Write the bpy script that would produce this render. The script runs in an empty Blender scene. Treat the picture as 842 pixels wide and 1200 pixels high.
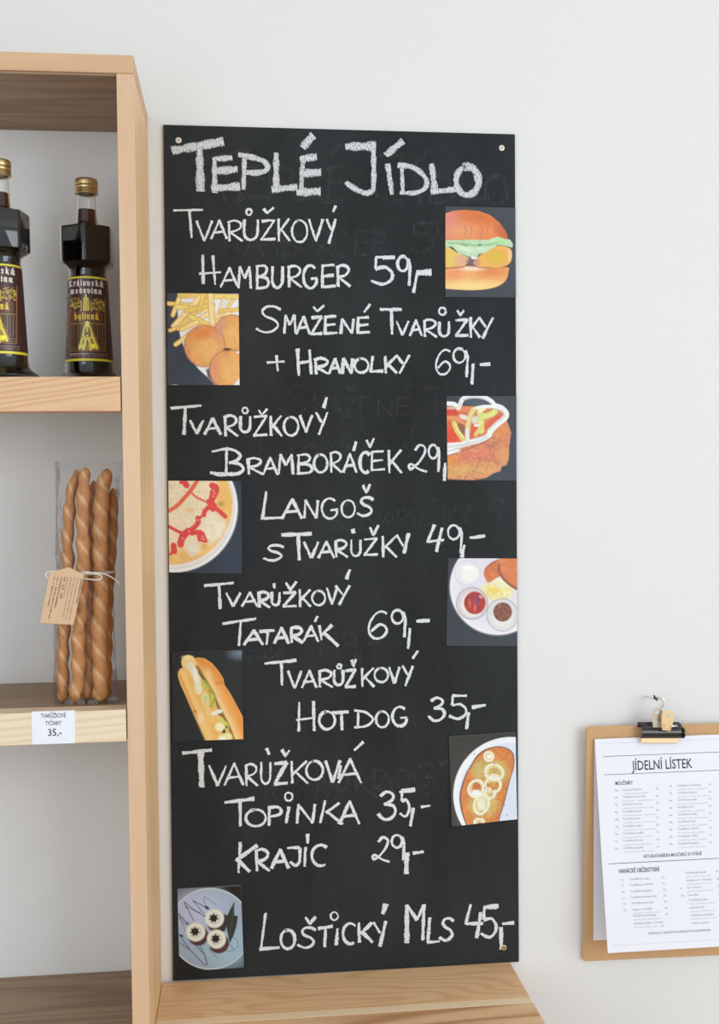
import bpy, bmesh, math, random
import numpy as np
from mathutils import Matrix, Vector, noise as mnoise
random.seed(7)
SC = bpy.context.scene
COL = SC.collection
ZO = 0.777            # height of the table top datum above the floor (0.75 m top)
def lin(*c):
    return tuple(((v/255)/12.92 if v/255 <= .04045 else ((v/255+.055)/1.055)**2.4) for v in c)

# ------------------------------------------------------------------ camera
cam_d = bpy.data.cameras.new('camera'); cam = bpy.data.objects.new('camera', cam_d); COL.objects.link(cam)
F = 1309.7787
YAW, PIT, ROL = .1091, -.0216, -.0123
cy, sy, cp, sp, cr, sr = math.cos(YAW), math.sin(YAW), math.cos(PIT), math.sin(PIT), math.cos(ROL), math.sin(ROL)
fw = Vector((sy*cp, cy*cp, sp)); r0 = Vector((cy, -sy, 0)); u0 = r0.cross(fw)
rt = cr*r0+sr*u0; up = -sr*r0+cr*u0
M = Matrix(((rt.x, up.x, -fw.x, .0445), (rt.y, up.y, -fw.y, -1.5922), (rt.z, up.z, -fw.z, .6683+ZO), (0, 0, 0, 1)))
cam.matrix_world = M
cam_d.sensor_fit = 'VERTICAL'; cam_d.sensor_height = 36; cam_d.sensor_width = 36*842/1200
cam_d.lens = F*36/1200; cam_d.clip_start = .02
SC.camera = cam

# ------------------------------------------------------------------ world, lights, exposure
wd = bpy.data.worlds.new('daylight'); SC.world = wd; wd.use_nodes = True
bg = wd.node_tree.nodes['Background']; bg.inputs[0].default_value = (.83, .92, 1.0, 1); bg.inputs[1].default_value = .92
def area(name, loc, target, sx, sz, power, color):
    d = bpy.data.lights.new(name, 'AREA'); d.shape = 'RECTANGLE'; d.size = sx; d.size_y = sz; d.energy = power; d.color = color
    o = bpy.data.objects.new(name, d); COL.objects.link(o); o.location = loc
    o.rotation_euler = (Vector(target)-Vector(loc)).to_track_quat('-Z', 'Y').to_euler(); return o
area('shop_window_light', (2.05, -2.75, 1.75), (.2, 0, 1.3), 1.7, 1.8, 32, (.97, .985, 1.0))
area('side_window_light', (-1.15, -2.75, 1.65), (.1, 0, 1.35), 1.0, 1.7, 15, (.90, .95, 1.0))
SC.view_settings.view_transform = 'Standard'; SC.view_settings.look = 'None'
SC.view_settings.gamma = 1; SC.view_settings.use_curve_mapping = False
SC.view_settings.exposure = .04

# ------------------------------------------------------------------ helpers
def link_obj(name, me, parent=None, mat=None):
    o = bpy.data.objects.new(name, me); COL.objects.link(o)
    if parent: o.parent = parent
    if mat and not me.materials: me.materials.append(mat)
    return o
def empty(name, loc, label, cat, group=None, rot=None):
    o = bpy.data.objects.new(name, None); COL.objects.link(o); o.location = loc; o.empty_display_size = .05
    if rot: o.rotation_euler = rot
    tag(o, label, cat, group); return o
def tag(o, label=None, cat=None, group=None, kind=None):
    if label: o['label'] = label
    if cat: o['category'] = cat
    if group: o['group'] = group
    if kind: o['kind'] = kind
    return o
def pymesh(name, V, Fc, smooth=False, angle=None):
    me = bpy.data.meshes.new(name); me.from_pydata([tuple(v) for v in V], [], [tuple(f) for f in Fc]); me.update()
    if smooth:
        me.polygons.foreach_set('use_smooth', [True]*len(me.polygons))
        if angle: me.set_sharp_from_angle(angle=math.radians(angle))
    return me
def box_mesh(x0, x1, y0, y1, z0, z1, bevel=.0008, seg=2):
    bm = bmesh.new(); bmesh.ops.create_cube(bm, size=1)
    bmesh.ops.scale(bm, vec=(x1-x0, y1-y0, z1-z0), verts=bm.verts)
    bmesh.ops.translate(bm, vec=((x0+x1)/2, (y0+y1)/2, (z0+z1)/2), verts=bm.verts)
    if bevel: bmesh.ops.bevel(bm, geom=bm.edges[:], offset=bevel, segments=seg, profile=.5, affect='EDGES')
    me = bpy.data.meshes.new('box'); bm.to_mesh(me); bm.free(); return me
def tube_data(pts, rad, n=8, V=None, Fc=None, cap=True, flat=1.0):
    V = [] if V is None else V; Fc = [] if Fc is None else Fc
    base = len(V); m = len(pts); prev = None
    for i, p in enumerate(pts):
        p = Vector(p); a = Vector(pts[max(i-1, 0)]); b = Vector(pts[min(i+1, m-1)]); t = (b-a).normalized()
        if prev is None:
            ref = Vector((0, 1, 0)) if abs(t.y) < .9 else Vector((1, 0, 0)); nx = t.cross(ref).normalized()
        else: nx = (prev-t*prev.dot(t)).normalized()
        prev = nx; ny = t.cross(nx); rr = rad[i] if isinstance(rad, (list, tuple)) else rad
        for k in range(n):
            an = 2*math.pi*k/n; V.append(p+nx*math.cos(an)*rr+ny*math.sin(an)*rr*flat)
    for i in range(m-1):
        for k in range(n):
            Fc.append((base+i*n+k, base+i*n+(k+1) % n, base+(i+1)*n+(k+1) % n, base+(i+1)*n+k))
    if cap:
        Fc.append(tuple(base+k for k in range(n))[::-1]); Fc.append(tuple(base+(m-1)*n+k for k in range(n)))
    return V, Fc
def smooth_path(pts, sub=6):
    P = [Vector(p) for p in pts]; out = []
    for i in range(len(P)-1):
        a = P[max(i-1, 0)]; b = P[i]; c = P[i+1]; d = P[min(i+2, len(P)-1)]
        for k in range(sub):
            t = k/sub
            out.append(.5*((2*b)+(c-a)*t+(2*a-5*b+4*c-d)*t*t+(3*b-a-3*c+d)*t**3))
    out.append(P[-1]); return out
def lathe_data(prof, n=48, hexrot=0):
    """prof: (z, radius, hexness); the hexagonal sections have a corner towards -y."""
    V = []; Fc = []
    for z, r, h in prof:
        for k in range(n):
            th = 2*math.pi*k/n-math.pi/2
            d = ((2*math.pi*k/n) % (math.pi/3))-math.pi/6
            rr = r*((1-h)+h*min(math.cos(math.pi/6)/math.cos(d), .978))
            V.append((rr*math.cos(th), rr*math.sin(th), z))
    for i in range(len(prof)-1):
        for k in range(n):
            Fc.append((i*n+k, i*n+(k+1) % n, (i+1)*n+(k+1) % n, (i+1)*n+k))
    return V, Fc

# ------------------------------------------------------------------ materials
def mat_new(name):
    m = bpy.data.materials.new(name); m.use_nodes = True; nt = m.node_tree; return m, nt, nt.nodes['Principled BSDF']
def nd(nt, t, **kw):
    n = nt.nodes.new(t)
    for k, v in kw.items(): setattr(n, k, v)
    return n
def plain(name, col, rough=.5, metal=0, spec=.5, coat=0, bump=0, bscale=800, var=0):
    m, nt, b = mat_new(name)
    b.inputs['Base Color'].default_value = (*col, 1); b.inputs['Roughness'].default_value = rough
    b.inputs['Metallic'].default_value = metal; b.inputs['Specular IOR Level'].default_value = spec
    b.inputs['Coat Weight'].default_value = coat
    if bump or var:
        tc = nd(nt, 'ShaderNodeTexCoord'); n = nd(nt, 'ShaderNodeTexNoise'); n.inputs['Scale'].default_value = bscale; n.inputs['Detail'].default_value = 5
        nt.links.new(tc.outputs['Object'], n.inputs['Vector'])
        if bump:
            bp = nd(nt, 'ShaderNodeBump'); bp.inputs['Strength'].default_value = bump; bp.inputs['Distance'].default_value = .001
            nt.links.new(n.outputs['Fac'], bp.inputs['Height']); nt.links.new(bp.outputs['Normal'], b.inputs['Normal'])
        if var:
            cr_ = nd(nt, 'ShaderNodeValToRGB'); cr_.color_ramp.elements[0].position = .3; cr_.color_ramp.elements[1].position = .7
            cr_.color_ramp.elements[0].color = (*[c*(1-var) for c in col], 1); cr_.color_ramp.elements[1].color = (*[min(1, c*(1+var)) for c in col], 1)
            nt.links.new(n.outputs['Fac'], cr_.inputs['Fac']); nt.links.new(cr_.outputs['Color'], b.inputs['Base Color'])
    return m
def wood(name, light, dark, axis='x', rings=14, fibre=.5, tilt=(0, 0, 0), off=(0, 0, 0), spread=.10, rough=.5, ringw=.5, along=.09, bands=0):
    m, nt, b = mat_new(name); L = nt.links
    tc = nd(nt, 'ShaderNodeTexCoord'); r_ = nd(nt, 'ShaderNodeMapping'); r_.inputs['Rotation'].default_value = tilt; r_.inputs['Location'].default_value = off
    L.new(tc.outputs['Object'], r_.inputs['Vector'])
    mp = nd(nt, 'ShaderNodeMapping'); s = {'x': (along, 1, 1), 'y': (1, along, 1), 'z': (1, 1, along)}[axis]; mp.inputs['Scale'].default_value = s
    L.new(r_.outputs['Vector'], mp.inputs['Vector'])
    big = nd(nt, 'ShaderNodeTexNoise'); big.inputs['Scale'].default_value = 9; big.inputs['Detail'].default_value = 2.5; big.inputs['Roughness'].default_value = .45
    L.new(mp.outputs['Vector'], big.inputs['Vector'])
    mul = nd(nt, 'ShaderNodeMath', operation='MULTIPLY'); mul.inputs[1].default_value = rings*6.283
    L.new(big.outputs['Fac'], mul.inputs[0])
    sz = nd(nt, 'ShaderNodeSeparateXYZ'); L.new(r_.outputs['Vector'], sz.inputs[0])
    bz_ = nd(nt, 'ShaderNodeMath', operation='MULTIPLY_ADD'); bz_.inputs[1].default_value = bands*6.283; L.new(sz.outputs['Z'], bz_.inputs[0]); L.new(mul.outputs[0], bz_.inputs[2])
    sn = nd(nt, 'ShaderNodeMath', operation='SINE'); L.new(bz_.outputs[0], sn.inputs[0])
    mr = nd(nt, 'ShaderNodeMapRange'); mr.inputs['From Min'].default_value = -1; mr.inputs['From Max'].default_value = 1; L.new(sn.outputs[0], mr.inputs['Value'])
    pw = nd(nt, 'ShaderNodeMath', operation='POWER'); pw.inputs[1].default_value = 2.2; L.new(mr.outputs['Result'], pw.inputs[0])
    fib = nd(nt, 'ShaderNodeTexNoise'); fib.inputs['Scale'].default_value = 420; fib.inputs['Detail'].default_value = 4
    mp2 = nd(nt, 'ShaderNodeMapping'); s2 = {'x': (.035, 1, 1), 'y': (1, .035, 1), 'z': (1, 1, .035)}[axis]; mp2.inputs['Scale'].default_value = s2
    L.new(r_.outputs['Vector'], mp2.inputs['Vector']); L.new(mp2.outputs['Vector'], fib.inputs['Vector'])
    w1 = nd(nt, 'ShaderNodeMath', operation='MULTIPLY'); w1.inputs[1].default_value = ringw; L.new(pw.outputs[0], w1.inputs[0])
    w2 = nd(nt, 'ShaderNodeMath', operation='MULTIPLY'); w2.inputs[1].default_value = fibre; L.new(fib.outputs['Fac'], w2.inputs[0])
    sm = nd(nt, 'ShaderNodeMath', operation='ADD'); L.new(w1.outputs[0], sm.inputs[0]); L.new(w2.outputs[0], sm.inputs[1])
    sw = nd(nt, 'ShaderNodeTexNoise'); sw.inputs['Scale'].default_value = 5; L.new(mp.outputs['Vector'], sw.inputs['Vector'])
    w3 = nd(nt, 'ShaderNodeMath', operation='MULTIPLY_ADD'); w3.inputs[1].default_value = .5; w3.inputs[2].default_value = -.25; L.new(sw.outputs['Fac'], w3.inputs[0])
    s3 = nd(nt, 'ShaderNodeMath', operation='ADD', use_clamp=True); L.new(sm.outputs[0], s3.inputs[0]); L.new(w3.outputs[0], s3.inputs[1])
    mx = nd(nt, 'ShaderNodeMix', data_type='RGBA'); mx.inputs[6].default_value = (*light, 1); mx.inputs[7].default_value = (*dark, 1)
    L.new(s3.outputs[0], mx.inputs[0]); L.new(mx.outputs[2], b.inputs['Base Color'])
    b.inputs['Roughness'].default_value = rough; b.inputs['Specular IOR Level'].default_value = .35
    bp = nd(nt, 'ShaderNodeBump'); bp.inputs['Strength'].default_value = .12; bp.inputs['Distance'].default_value = .0005
    L.new(s3.outputs[0], bp.inputs['Height']); L.new(bp.outputs['Normal'], b.inputs['Normal'])
    return m
def attr_mat(name, rough=.4, coat=0., spec=.5, noise=0., nscale=900, bump=0.):
    m, nt, b = mat_new(name); a = nd(nt, 'ShaderNodeAttribute', attribute_name='Col')
    out = a.outputs['Color']
    if noise or bump:
        tc = nd(nt, 'ShaderNodeTexCoord'); n = nd(nt, 'ShaderNodeTexNoise'); n.inputs['Scale'].default_value = nscale; n.inputs['Detail'].default_value = 5
        nt.links.new(tc.outputs['Object'], n.inputs['Vector'])
        if noise:
            mr = nd(nt, 'ShaderNodeMapRange'); mr.inputs['From Min'].default_value = .3; mr.inputs['From Max'].default_value = .7
            mr.inputs['To Min'].default_value = 1-noise; mr.inputs['To Max'].default_value = 1+noise; nt.links.new(n.outputs['Fac'], mr.inputs['Value'])
            vm = nd(nt, 'ShaderNodeVectorMath', operation='SCALE'); nt.links.new(out, vm.inputs[0]); nt.links.new(mr.outputs['Result'], vm.inputs['Scale']); out = vm.outputs['Vector']
        if bump:
            bp = nd(nt, 'ShaderNodeBump'); bp.inputs['Strength'].default_value = bump; bp.inputs['Distance'].default_value = .001
            nt.links.new(n.outputs['Fac'], bp.inputs['Height']); nt.links.new(bp.outputs['Normal'], b.inputs['Normal'])
    nt.links.new(out, b.inputs['Base Color']); b.inputs['Roughness'].default_value = rough; b.inputs['Coat Weight'].default_value = coat
    b.inputs['Specular IOR Level'].default_value = spec
    return m
def set_col(me, rgb):
    a = me.color_attributes.new('Col', 'FLOAT_COLOR', 'POINT')
    arr = np.ones((len(me.vertices), 4), dtype=np.float32); arr[:, :3] = rgb; a.data.foreach_set('color', arr.ravel())

# plaster wall
def wall_mat(name, col):
    m, nt, b = mat_new(name); L = nt.links
    tc = nd(nt, 'ShaderNodeTexCoord'); n = nd(nt, 'ShaderNodeTexNoise'); n.inputs['Scale'].default_value = 160; n.inputs['Detail'].default_value = 6
    n2 = nd(nt, 'ShaderNodeTexNoise'); n2.inputs['Scale'].default_value = 2.5; n2.inputs['Detail'].default_value = 3
    L.new(tc.outputs['Object'], n.inputs['Vector']); L.new(tc.outputs['Object'], n2.inputs['Vector'])
    mx = nd(nt, 'ShaderNodeMix', data_type='RGBA'); mx.inputs[6].default_value = (*[c*.965 for c in col], 1); mx.inputs[7].default_value = (*col, 1)
    L.new(n2.outputs['Fac'], mx.inputs[0]); L.new(mx.outputs[2], b.inputs['Base Color']); b.inputs['Roughness'].default_value = .9; b.inputs['Specular IOR Level'].default_value = .2
    bp = nd(nt, 'ShaderNodeBump'); bp.inputs['Strength'].default_value = .35; bp.inputs['Distance'].default_value = .0009
    L.new(n.outputs['Fac'], bp.inputs['Height']); L.new(bp.outputs['Normal'], b.inputs['Normal']); return m
m_wall = wall_mat('white_plaster', (.80, .80, .79))
m_ceil = wall_mat('ceiling_paint', (.82, .82, .80))
m_floor = wood('floor_oak', lin(205, 180, 150), lin(160, 130, 100), 'x', 10)
A_ = math.radians
m_w_panel = wood('beech_upright', lin(226, 195, 162), lin(200, 160, 124), 'z', 5, .35, ringw=.25)
m_w_face = wood('beech_face', lin(246, 208, 158), lin(222, 174, 122), 'z', 6, .4, ringw=.25)
m_w_top = wood('beech_top', lin(218, 182, 145), lin(194, 150, 112), 'x', 6, .45, ringw=.25)
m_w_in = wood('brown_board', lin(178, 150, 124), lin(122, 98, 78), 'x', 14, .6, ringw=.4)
m_w_mid = wood('ash_lipping', lin(228, 192, 152), lin(196, 146, 102), 'x', 17, .4, tilt=(0, A_(9), 0), off=(.3, 0, .1), ringw=.4, bands=130)
m_w_low = wood('pale_ash_lipping', lin(242, 226, 198), lin(214, 186, 148), 'x', 15, .4, tilt=(0, A_(4), 0), off=(.9, 0, .4), ringw=.38, bands=90)
m_w_tab = wood('beech_stave', lin(240, 202, 156), lin(216, 168, 120), 'x', 20, .4, off=(.52, .2, 0), ringw=.5, along=.2)
m_w_sap = wood('sapwood', lin(246, 222, 186), lin(232, 198, 158), 'x', 3, .4, ringw=.2)
m_w_tab2 = wood('beech_stave_streaked', lin(238, 200, 154), lin(180, 126, 82), 'x', 11, .35, off=(1.2, .6, 0), ringw=.7)
m_gold = plain('gold_cap', lin(206, 186, 136), .32, 1, bump=.1)
m_brass = plain('brass', lin(246, 214, 168), .33, 1)
m_nickel = plain('nickel', lin(232, 228, 220), .33, 1)
m_blackmetal = plain('black_lacquered_metal', (.006, .006, .008), .22, 0, .6, .4)
m_screw = plain('screw_white_zinc', lin(225, 222, 205), .35, .2)
m_hole = plain('dark_recess', (.01, .01, .01), .8)
m_paper = plain('white_paper', lin(236, 238, 246), .7, bump=.03, bscale=1500)
m_paper2 = plain('white_card', lin(238, 240, 248), .6)
m_ink = plain('dark_blue_ink', lin(48, 48, 72), .7)
m_ink_grey = plain('grey_ink', lin(128, 128, 146), .7)
m_ink_pale = plain('pale_ink', lin(176, 176, 190), .7)
m_kraft = plain('kraft_paper', lin(216, 182, 146), .8, bump=.05, bscale=1200, var=.06)
m_twine = plain('white_twine', lin(235, 230, 220), .8, bump=.3, bscale=2500)
m_mdf = plain('hardboard', lin(206, 164, 118), .75, bump=.1, bscale=1400, var=.14)
m_print = attr_mat('glossy_photo_print', .38, .0, .4)
m_label = attr_mat('bottle_label_print', .38, .2)
m_crust = attr_mat('baked_crust', .5, .1, .5, .16, 700, .35)

# blackboard surface
m_board, nt, b = mat_new('blackboard_paint'); L = nt.links
tc = nd(nt, 'ShaderNodeTexCoord')
n1 = nd(nt, 'ShaderNodeTexNoise'); n1.inputs['Scale'].default_value = 7; n1.inputs['Detail'].default_value = 6; n1.inputs['Roughness'].default_value = .6
n2 = nd(nt, 'ShaderNodeTexNoise'); n2.inputs['Scale'].default_value = 420; n2.inputs['Detail'].default_value = 4
mp = nd(nt, 'ShaderNodeMapping'); mp.inputs['Scale'].default_value = (1, 1, .45)
L.new(tc.outputs['Object'], mp.inputs['Vector']); L.new(mp.outputs['Vector'], n1.inputs['Vector']); L.new(mp.outputs['Vector'], n2.inputs['Vector'])
ad = nd(nt, 'ShaderNodeMath', operation='MULTIPLY_ADD'); ad.inputs[1].default_value = .45; L.new(n2.outputs['Fac'], ad.inputs[0]); L.new(n1.outputs['Fac'], ad.inputs[2])
rp = nd(nt, 'ShaderNodeValToRGB'); rp.color_ramp.elements[0].position = .5; rp.color_ramp.elements[1].position = 1.0
rp.color_ramp.elements[0].color = (.0105, .0125, .0138, 1); rp.color_ramp.elements[1].color = (.029, .033, .036, 1)
L.new(ad.outputs[0], rp.inputs['Fac']); L.new(rp.outputs['Color'], b.inputs['Base Color']); b.inputs['Roughness'].default_value = .72; b.inputs['Specular IOR Level'].default_value = .25

# chalk: grain opens towards the stroke edges
def chalk_mat(name, thr, gain, opac, scale, col=(.78, .80, .82)):
    m, nt, b = mat_new(name); L = nt.links
    tc = nd(nt, 'ShaderNodeTexCoord'); n = nd(nt, 'ShaderNodeTexNoise'); n.inputs['Scale'].default_value = scale; n.inputs['Detail'].default_value = 4; n.inputs['Roughness'].default_value = .65
    mp = nd(nt, 'ShaderNodeMapping'); mp.inputs['Scale'].default_value = (1, .01, .35); L.new(tc.outputs['Object'], mp.inputs['Vector']); L.new(mp.outputs['Vector'], n.inputs['Vector'])
    uv = nd(nt, 'ShaderNodeUVMap'); sx = nd(nt, 'ShaderNodeSeparateXYZ'); L.new(uv.outputs['UV'], sx.inputs[0])
    a = nd(nt, 'ShaderNodeMath', operation='SUBTRACT'); a.inputs[1].default_value = .5; L.new(sx.outputs['Y'], a.inputs[0])
    a2 = nd(nt, 'ShaderNodeMath', operation='ABSOLUTE'); L.new(a.outputs[0], a2.inputs[0])
    a3 = nd(nt, 'ShaderNodeMath', operation='MULTIPLY'); a3.inputs[1].default_value = 2; L.new(a2.outputs[0], a3.inputs[0])
    a4 = nd(nt, 'ShaderNodeMath', operation='POWER'); a4.inputs[1].default_value = 3; L.new(a3.outputs[0], a4.inputs[0])
    a5 = nd(nt, 'ShaderNodeMath', operation='MULTIPLY_ADD'); a5.inputs[1].default_value = .16; a5.inputs[2].default_value = thr; L.new(a4.outputs[0], a5.inputs[0])
    s = nd(nt, 'ShaderNodeMath', operation='SUBTRACT'); L.new(n.outputs['Fac'], s.inputs[0]); L.new(a5.outputs[0], s.inputs[1])
    g = nd(nt, 'ShaderNodeMath', operation='MULTIPLY', use_clamp=True); g.inputs[1].default_value = gain; L.new(s.outputs[0], g.inputs[0])
    o = nd(nt, 'ShaderNodeMath', operation='MULTIPLY'); o.inputs[1].default_value = opac; L.new(g.outputs[0], o.inputs[0]); L.new(o.outputs[0], b.inputs['Alpha'])
    b.inputs['Base Color'].default_value = (*col, 1); b.inputs['Roughness'].default_value = 1; b.inputs['Specular IOR Level'].default_value = .05
    return m
m_chalk = chalk_mat('chalk', .31, 9, .95, 900)
m_chalk_side = chalk_mat('chalk_side_stroke', .30, 5, .9, 700, (.76, .78, .80))
m_ghost = chalk_mat('erased_chalk', .40, 3, .05, 300, (.6, .6, .6))

# clear glass, mead, cellophane
m_glass, nt, b = mat_new('clear_glass'); b.inputs['Transmission Weight'].default_value = 1; b.inputs['Roughness'].default_value = .01; b.inputs['IOR'].default_value = 1.38; b.inputs['Base Color'].default_value = (.98, .99, .98, 1)
m_mead, nt, b = mat_new('dark_mead'); b.inputs['Transmission Weight'].default_value = 1; b.inputs['Roughness'].default_value = 0; b.inputs['IOR'].default_value = 1.34
va = nd(nt, 'ShaderNodeVolumeAbsorption'); va.inputs['Color'].default_value = (.62, .05, .02, 1); va.inputs['Density'].default_value = 300
nt.links.new(va.outputs[0], nt.nodes['Material Output'].inputs['Volume'])
m_cello = bpy.data.materials.new('cellophane'); m_cello.use_nodes = True; nt = m_cello.node_tree; nt.nodes.clear()
out = nd(nt, 'ShaderNodeOutputMaterial'); tr = nd(nt, 'ShaderNodeBsdfTransparent'); gl = nd(nt, 'ShaderNodeBsdfGlossy'); gl.inputs['Roughness'].default_value = .08
lw = nd(nt, 'ShaderNodeLayerWeight'); lw.inputs['Blend'].default_value = .2
tc = nd(nt, 'ShaderNodeTexCoord'); n = nd(nt, 'ShaderNodeTexNoise'); n.inputs['Scale'].default_value = 55; n.inputs['Detail'].default_value = 3
bp = nd(nt, 'ShaderNodeBump'); bp.inputs['Strength'].default_value = .9; bp.inputs['Distance'].default_value = .008
nt.links.new(tc.outputs['Object'], n.inputs['Vector']); nt.links.new(n.outputs['Fac'], bp.inputs['Height'])
nt.links.new(bp.outputs['Normal'], gl.inputs['Normal']); nt.links.new(bp.outputs['Normal'], lw.inputs['Normal'])
mr = nd(nt, 'ShaderNodeMath', operation='MULTIPLY_ADD', use_clamp=True); mr.inputs[1].default_value = .5; mr.inputs[2].default_value = .005
nt.links.new(lw.outputs['Fresnel'], mr.inputs[0])
mx = nd(nt, 'ShaderNodeMixShader'); nt.links.new(mr.outputs[0], mx.inputs[0]); nt.links.new(tr.outputs[0], mx.inputs[1]); nt.links.new(gl.outputs[0], mx.inputs[2]); nt.links.new(mx.outputs[0], out.inputs['Surface'])
tr.inputs['Color'].default_value = (.975, .975, .98, 1)

# ------------------------------------------------------------------ the setting
def struct(name, me, mat, loc=(0, 0, 0)):
    o = link_obj(name, me, None, mat); o.location = loc; o['kind'] = 'structure'; return o
struct('wall_back', box_mesh(-1.5, 2.6, 0, .12, 0, 2.75, 0), m_wall)
struct('wall_left', box_mesh(-1.62, -1.5, -3.2, .12, 0, 2.75, 0), m_wall)
struct('floor', box_mesh(-1.62, 2.6, -3.2, .12, -.1, 0, 0), m_floor)
struct('ceiling', box_mesh(-1.62, 2.6, -3.2, .12, 2.75, 2.85, 0), m_ceil)
struct('baseboard_back', box_mesh(.50, 2.6, -.014, 0, 0, .07, .002), m_paper2)

# ------------------------------------------------------------------ shelf unit
XI, XO, D = -.0915, -.0711, .2189
XL = -.80
su = empty('shelf_unit', (XO, 0, 0), 'light beech open wall shelf unit with thick shelf edges left of the blackboard', 'shelf')
def part(name, b_, mat, parent, bevel=.0008, off=(XO, 0, 0), label=None):
    x0, x1, y0, y1, z0, z1 = b_
    o = link_obj(name, box_mesh(x0-off[0], x1-off[0], y0, y1, z0+ZO, z1+ZO, bevel), parent, mat)
    if label: o['label'] = label
    return o
part('side_panel', (XI, XO, -D, -.001, -ZO, 1.1685), m_w_panel, su)
sp_ = su.children[0].data; sp_.materials.append(m_w_face)   # outer face cut from a warmer board than its front edge
for p_ in sp_.polygons:
    if p_.normal.x > .9: p_.material_index = 1
part('side_panel', (XL, XL+.02, -D, -.001, -ZO, 1.1685), m_w_panel, su)
part('top_panel', (XL, XO, -D, -.001, 1.1689, 1.1906), m_w_top, su)
# thin darker brown sheet under the top, same material as the shelf boards
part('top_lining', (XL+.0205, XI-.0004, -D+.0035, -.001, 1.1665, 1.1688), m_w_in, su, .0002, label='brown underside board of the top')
for (za, zb, mm, lab) in ((.7643, .8060, m_w_mid, 'honey coloured front edge with slanting grain'), (.3640, .4030, m_w_low, 'pale front edge with wavy grain')):
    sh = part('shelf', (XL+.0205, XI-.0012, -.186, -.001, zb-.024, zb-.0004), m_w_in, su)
    e = link_obj('front_edge', box_mesh(XL+.0205-XO, XI-.0014-XO, -D-.0002, -.1862, za+ZO, zb+ZO, .0012), sh, mm); e['label'] = lab
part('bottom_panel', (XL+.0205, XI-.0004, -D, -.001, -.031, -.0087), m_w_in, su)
part('plinth', (XL+.0205, XI-.0004, -D+.02, -D+.04, -ZO, -.50), m_w_panel, su)

# ------------------------------------------------------------------ table
tb = empty('wooden_table', (.18, -.2, 0), 'beech butcher block table standing under the blackboard against the wall', 'table')
TX0, TX1, TZ = XO+.0006, .4308, -.027
def stave(y0, y1, mat):
    me = box_mesh(TX0-.18, TX1-.18, y0+.2, y1+.2, TZ-.035+ZO, TZ+ZO, .0005, 1); return link_obj('stave', me, tb, mat)
stave(-.1205, -.0065, m_w_tab)
stave(-.1365, -.1207, m_w_sap)['label'] = 'pale sapwood stave'
stave(-.235, -.1367, m_w_tab2)
stave(-.335, -.2352, m_w_tab); stave(-.435, -.3352, m_w_tab2)
for lx in (TX0+.01, TX1-.05):
    for ly in (-.42, -.06):
        link_obj('leg', box_mesh(lx-.18, lx+.04-.18, ly+.2, ly+.04+.2, 0, TZ-.0352+ZO, .002), tb, m_w_panel)
link_obj('apron', box_mesh(TX0+.055-.18, TX1-.055-.18, -.4+.2, -.38+.2, TZ-.115+ZO, TZ-.0353+ZO, .002), tb, m_w_panel)

# ------------------------------------------------------------------ blackboard
BX, BZ, TB = -.0497, 1.1773+ZO, -.0045
bb = empty('menu_blackboard', (BX, 0, BZ), 'tall narrow blackboard menu headed TEPLÉ JÍDLO in white chalk, screwed to the wall', 'blackboard', rot=(0, -TB, 0))
def bcoord(x, z, y): return (x, y, z)
bo = link_obj('board_panel', box_mesh(0, .5, -.005, -.0005, -1.2035, 0, .0006, 1), bb, m_board)
def screw(x, z, dirty=False):
    prof = [(0, .0000, 0), (0, .0042, 0), (.0009, .0040, 0), (.0014, .0026, 0), (.0011, .0014, 0), (.0004, .0012, 0), (.0004, 0, 0)]
    V, Fc = lathe_data(prof, 20); V = [(a, -.005-c, b_) for a, b_, c in V]
    o = link_obj('screw', pymesh('screw', [(v[0]+x, v[1], v[2]+z) for v in V], [f[::-1] for f in Fc], True, 40), bb, m_screw if not dirty else m_gold)
    V, Fc = lathe_data([(0.0002, 0, 0), (0.0006, .0013, 0)], 12)
    link_obj('screw_recess', pymesh('r', [(v[0]+x, -.005-v[2], v[1]+z) for v in V], Fc), o, m_hole); return o
def bl(x, z): dx, dz = x-BX, z+ZO-BZ; return dx*math.cos(TB)+dz*math.sin(TB), -dx*math.sin(TB)+dz*math.cos(TB)
screw(*bl(-.029, 1.1559)); screw(*bl(.4306, 1.1548)); screw(*bl(.4224, -.0059), True)['label'] = 'yellowed brass screw'

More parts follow.
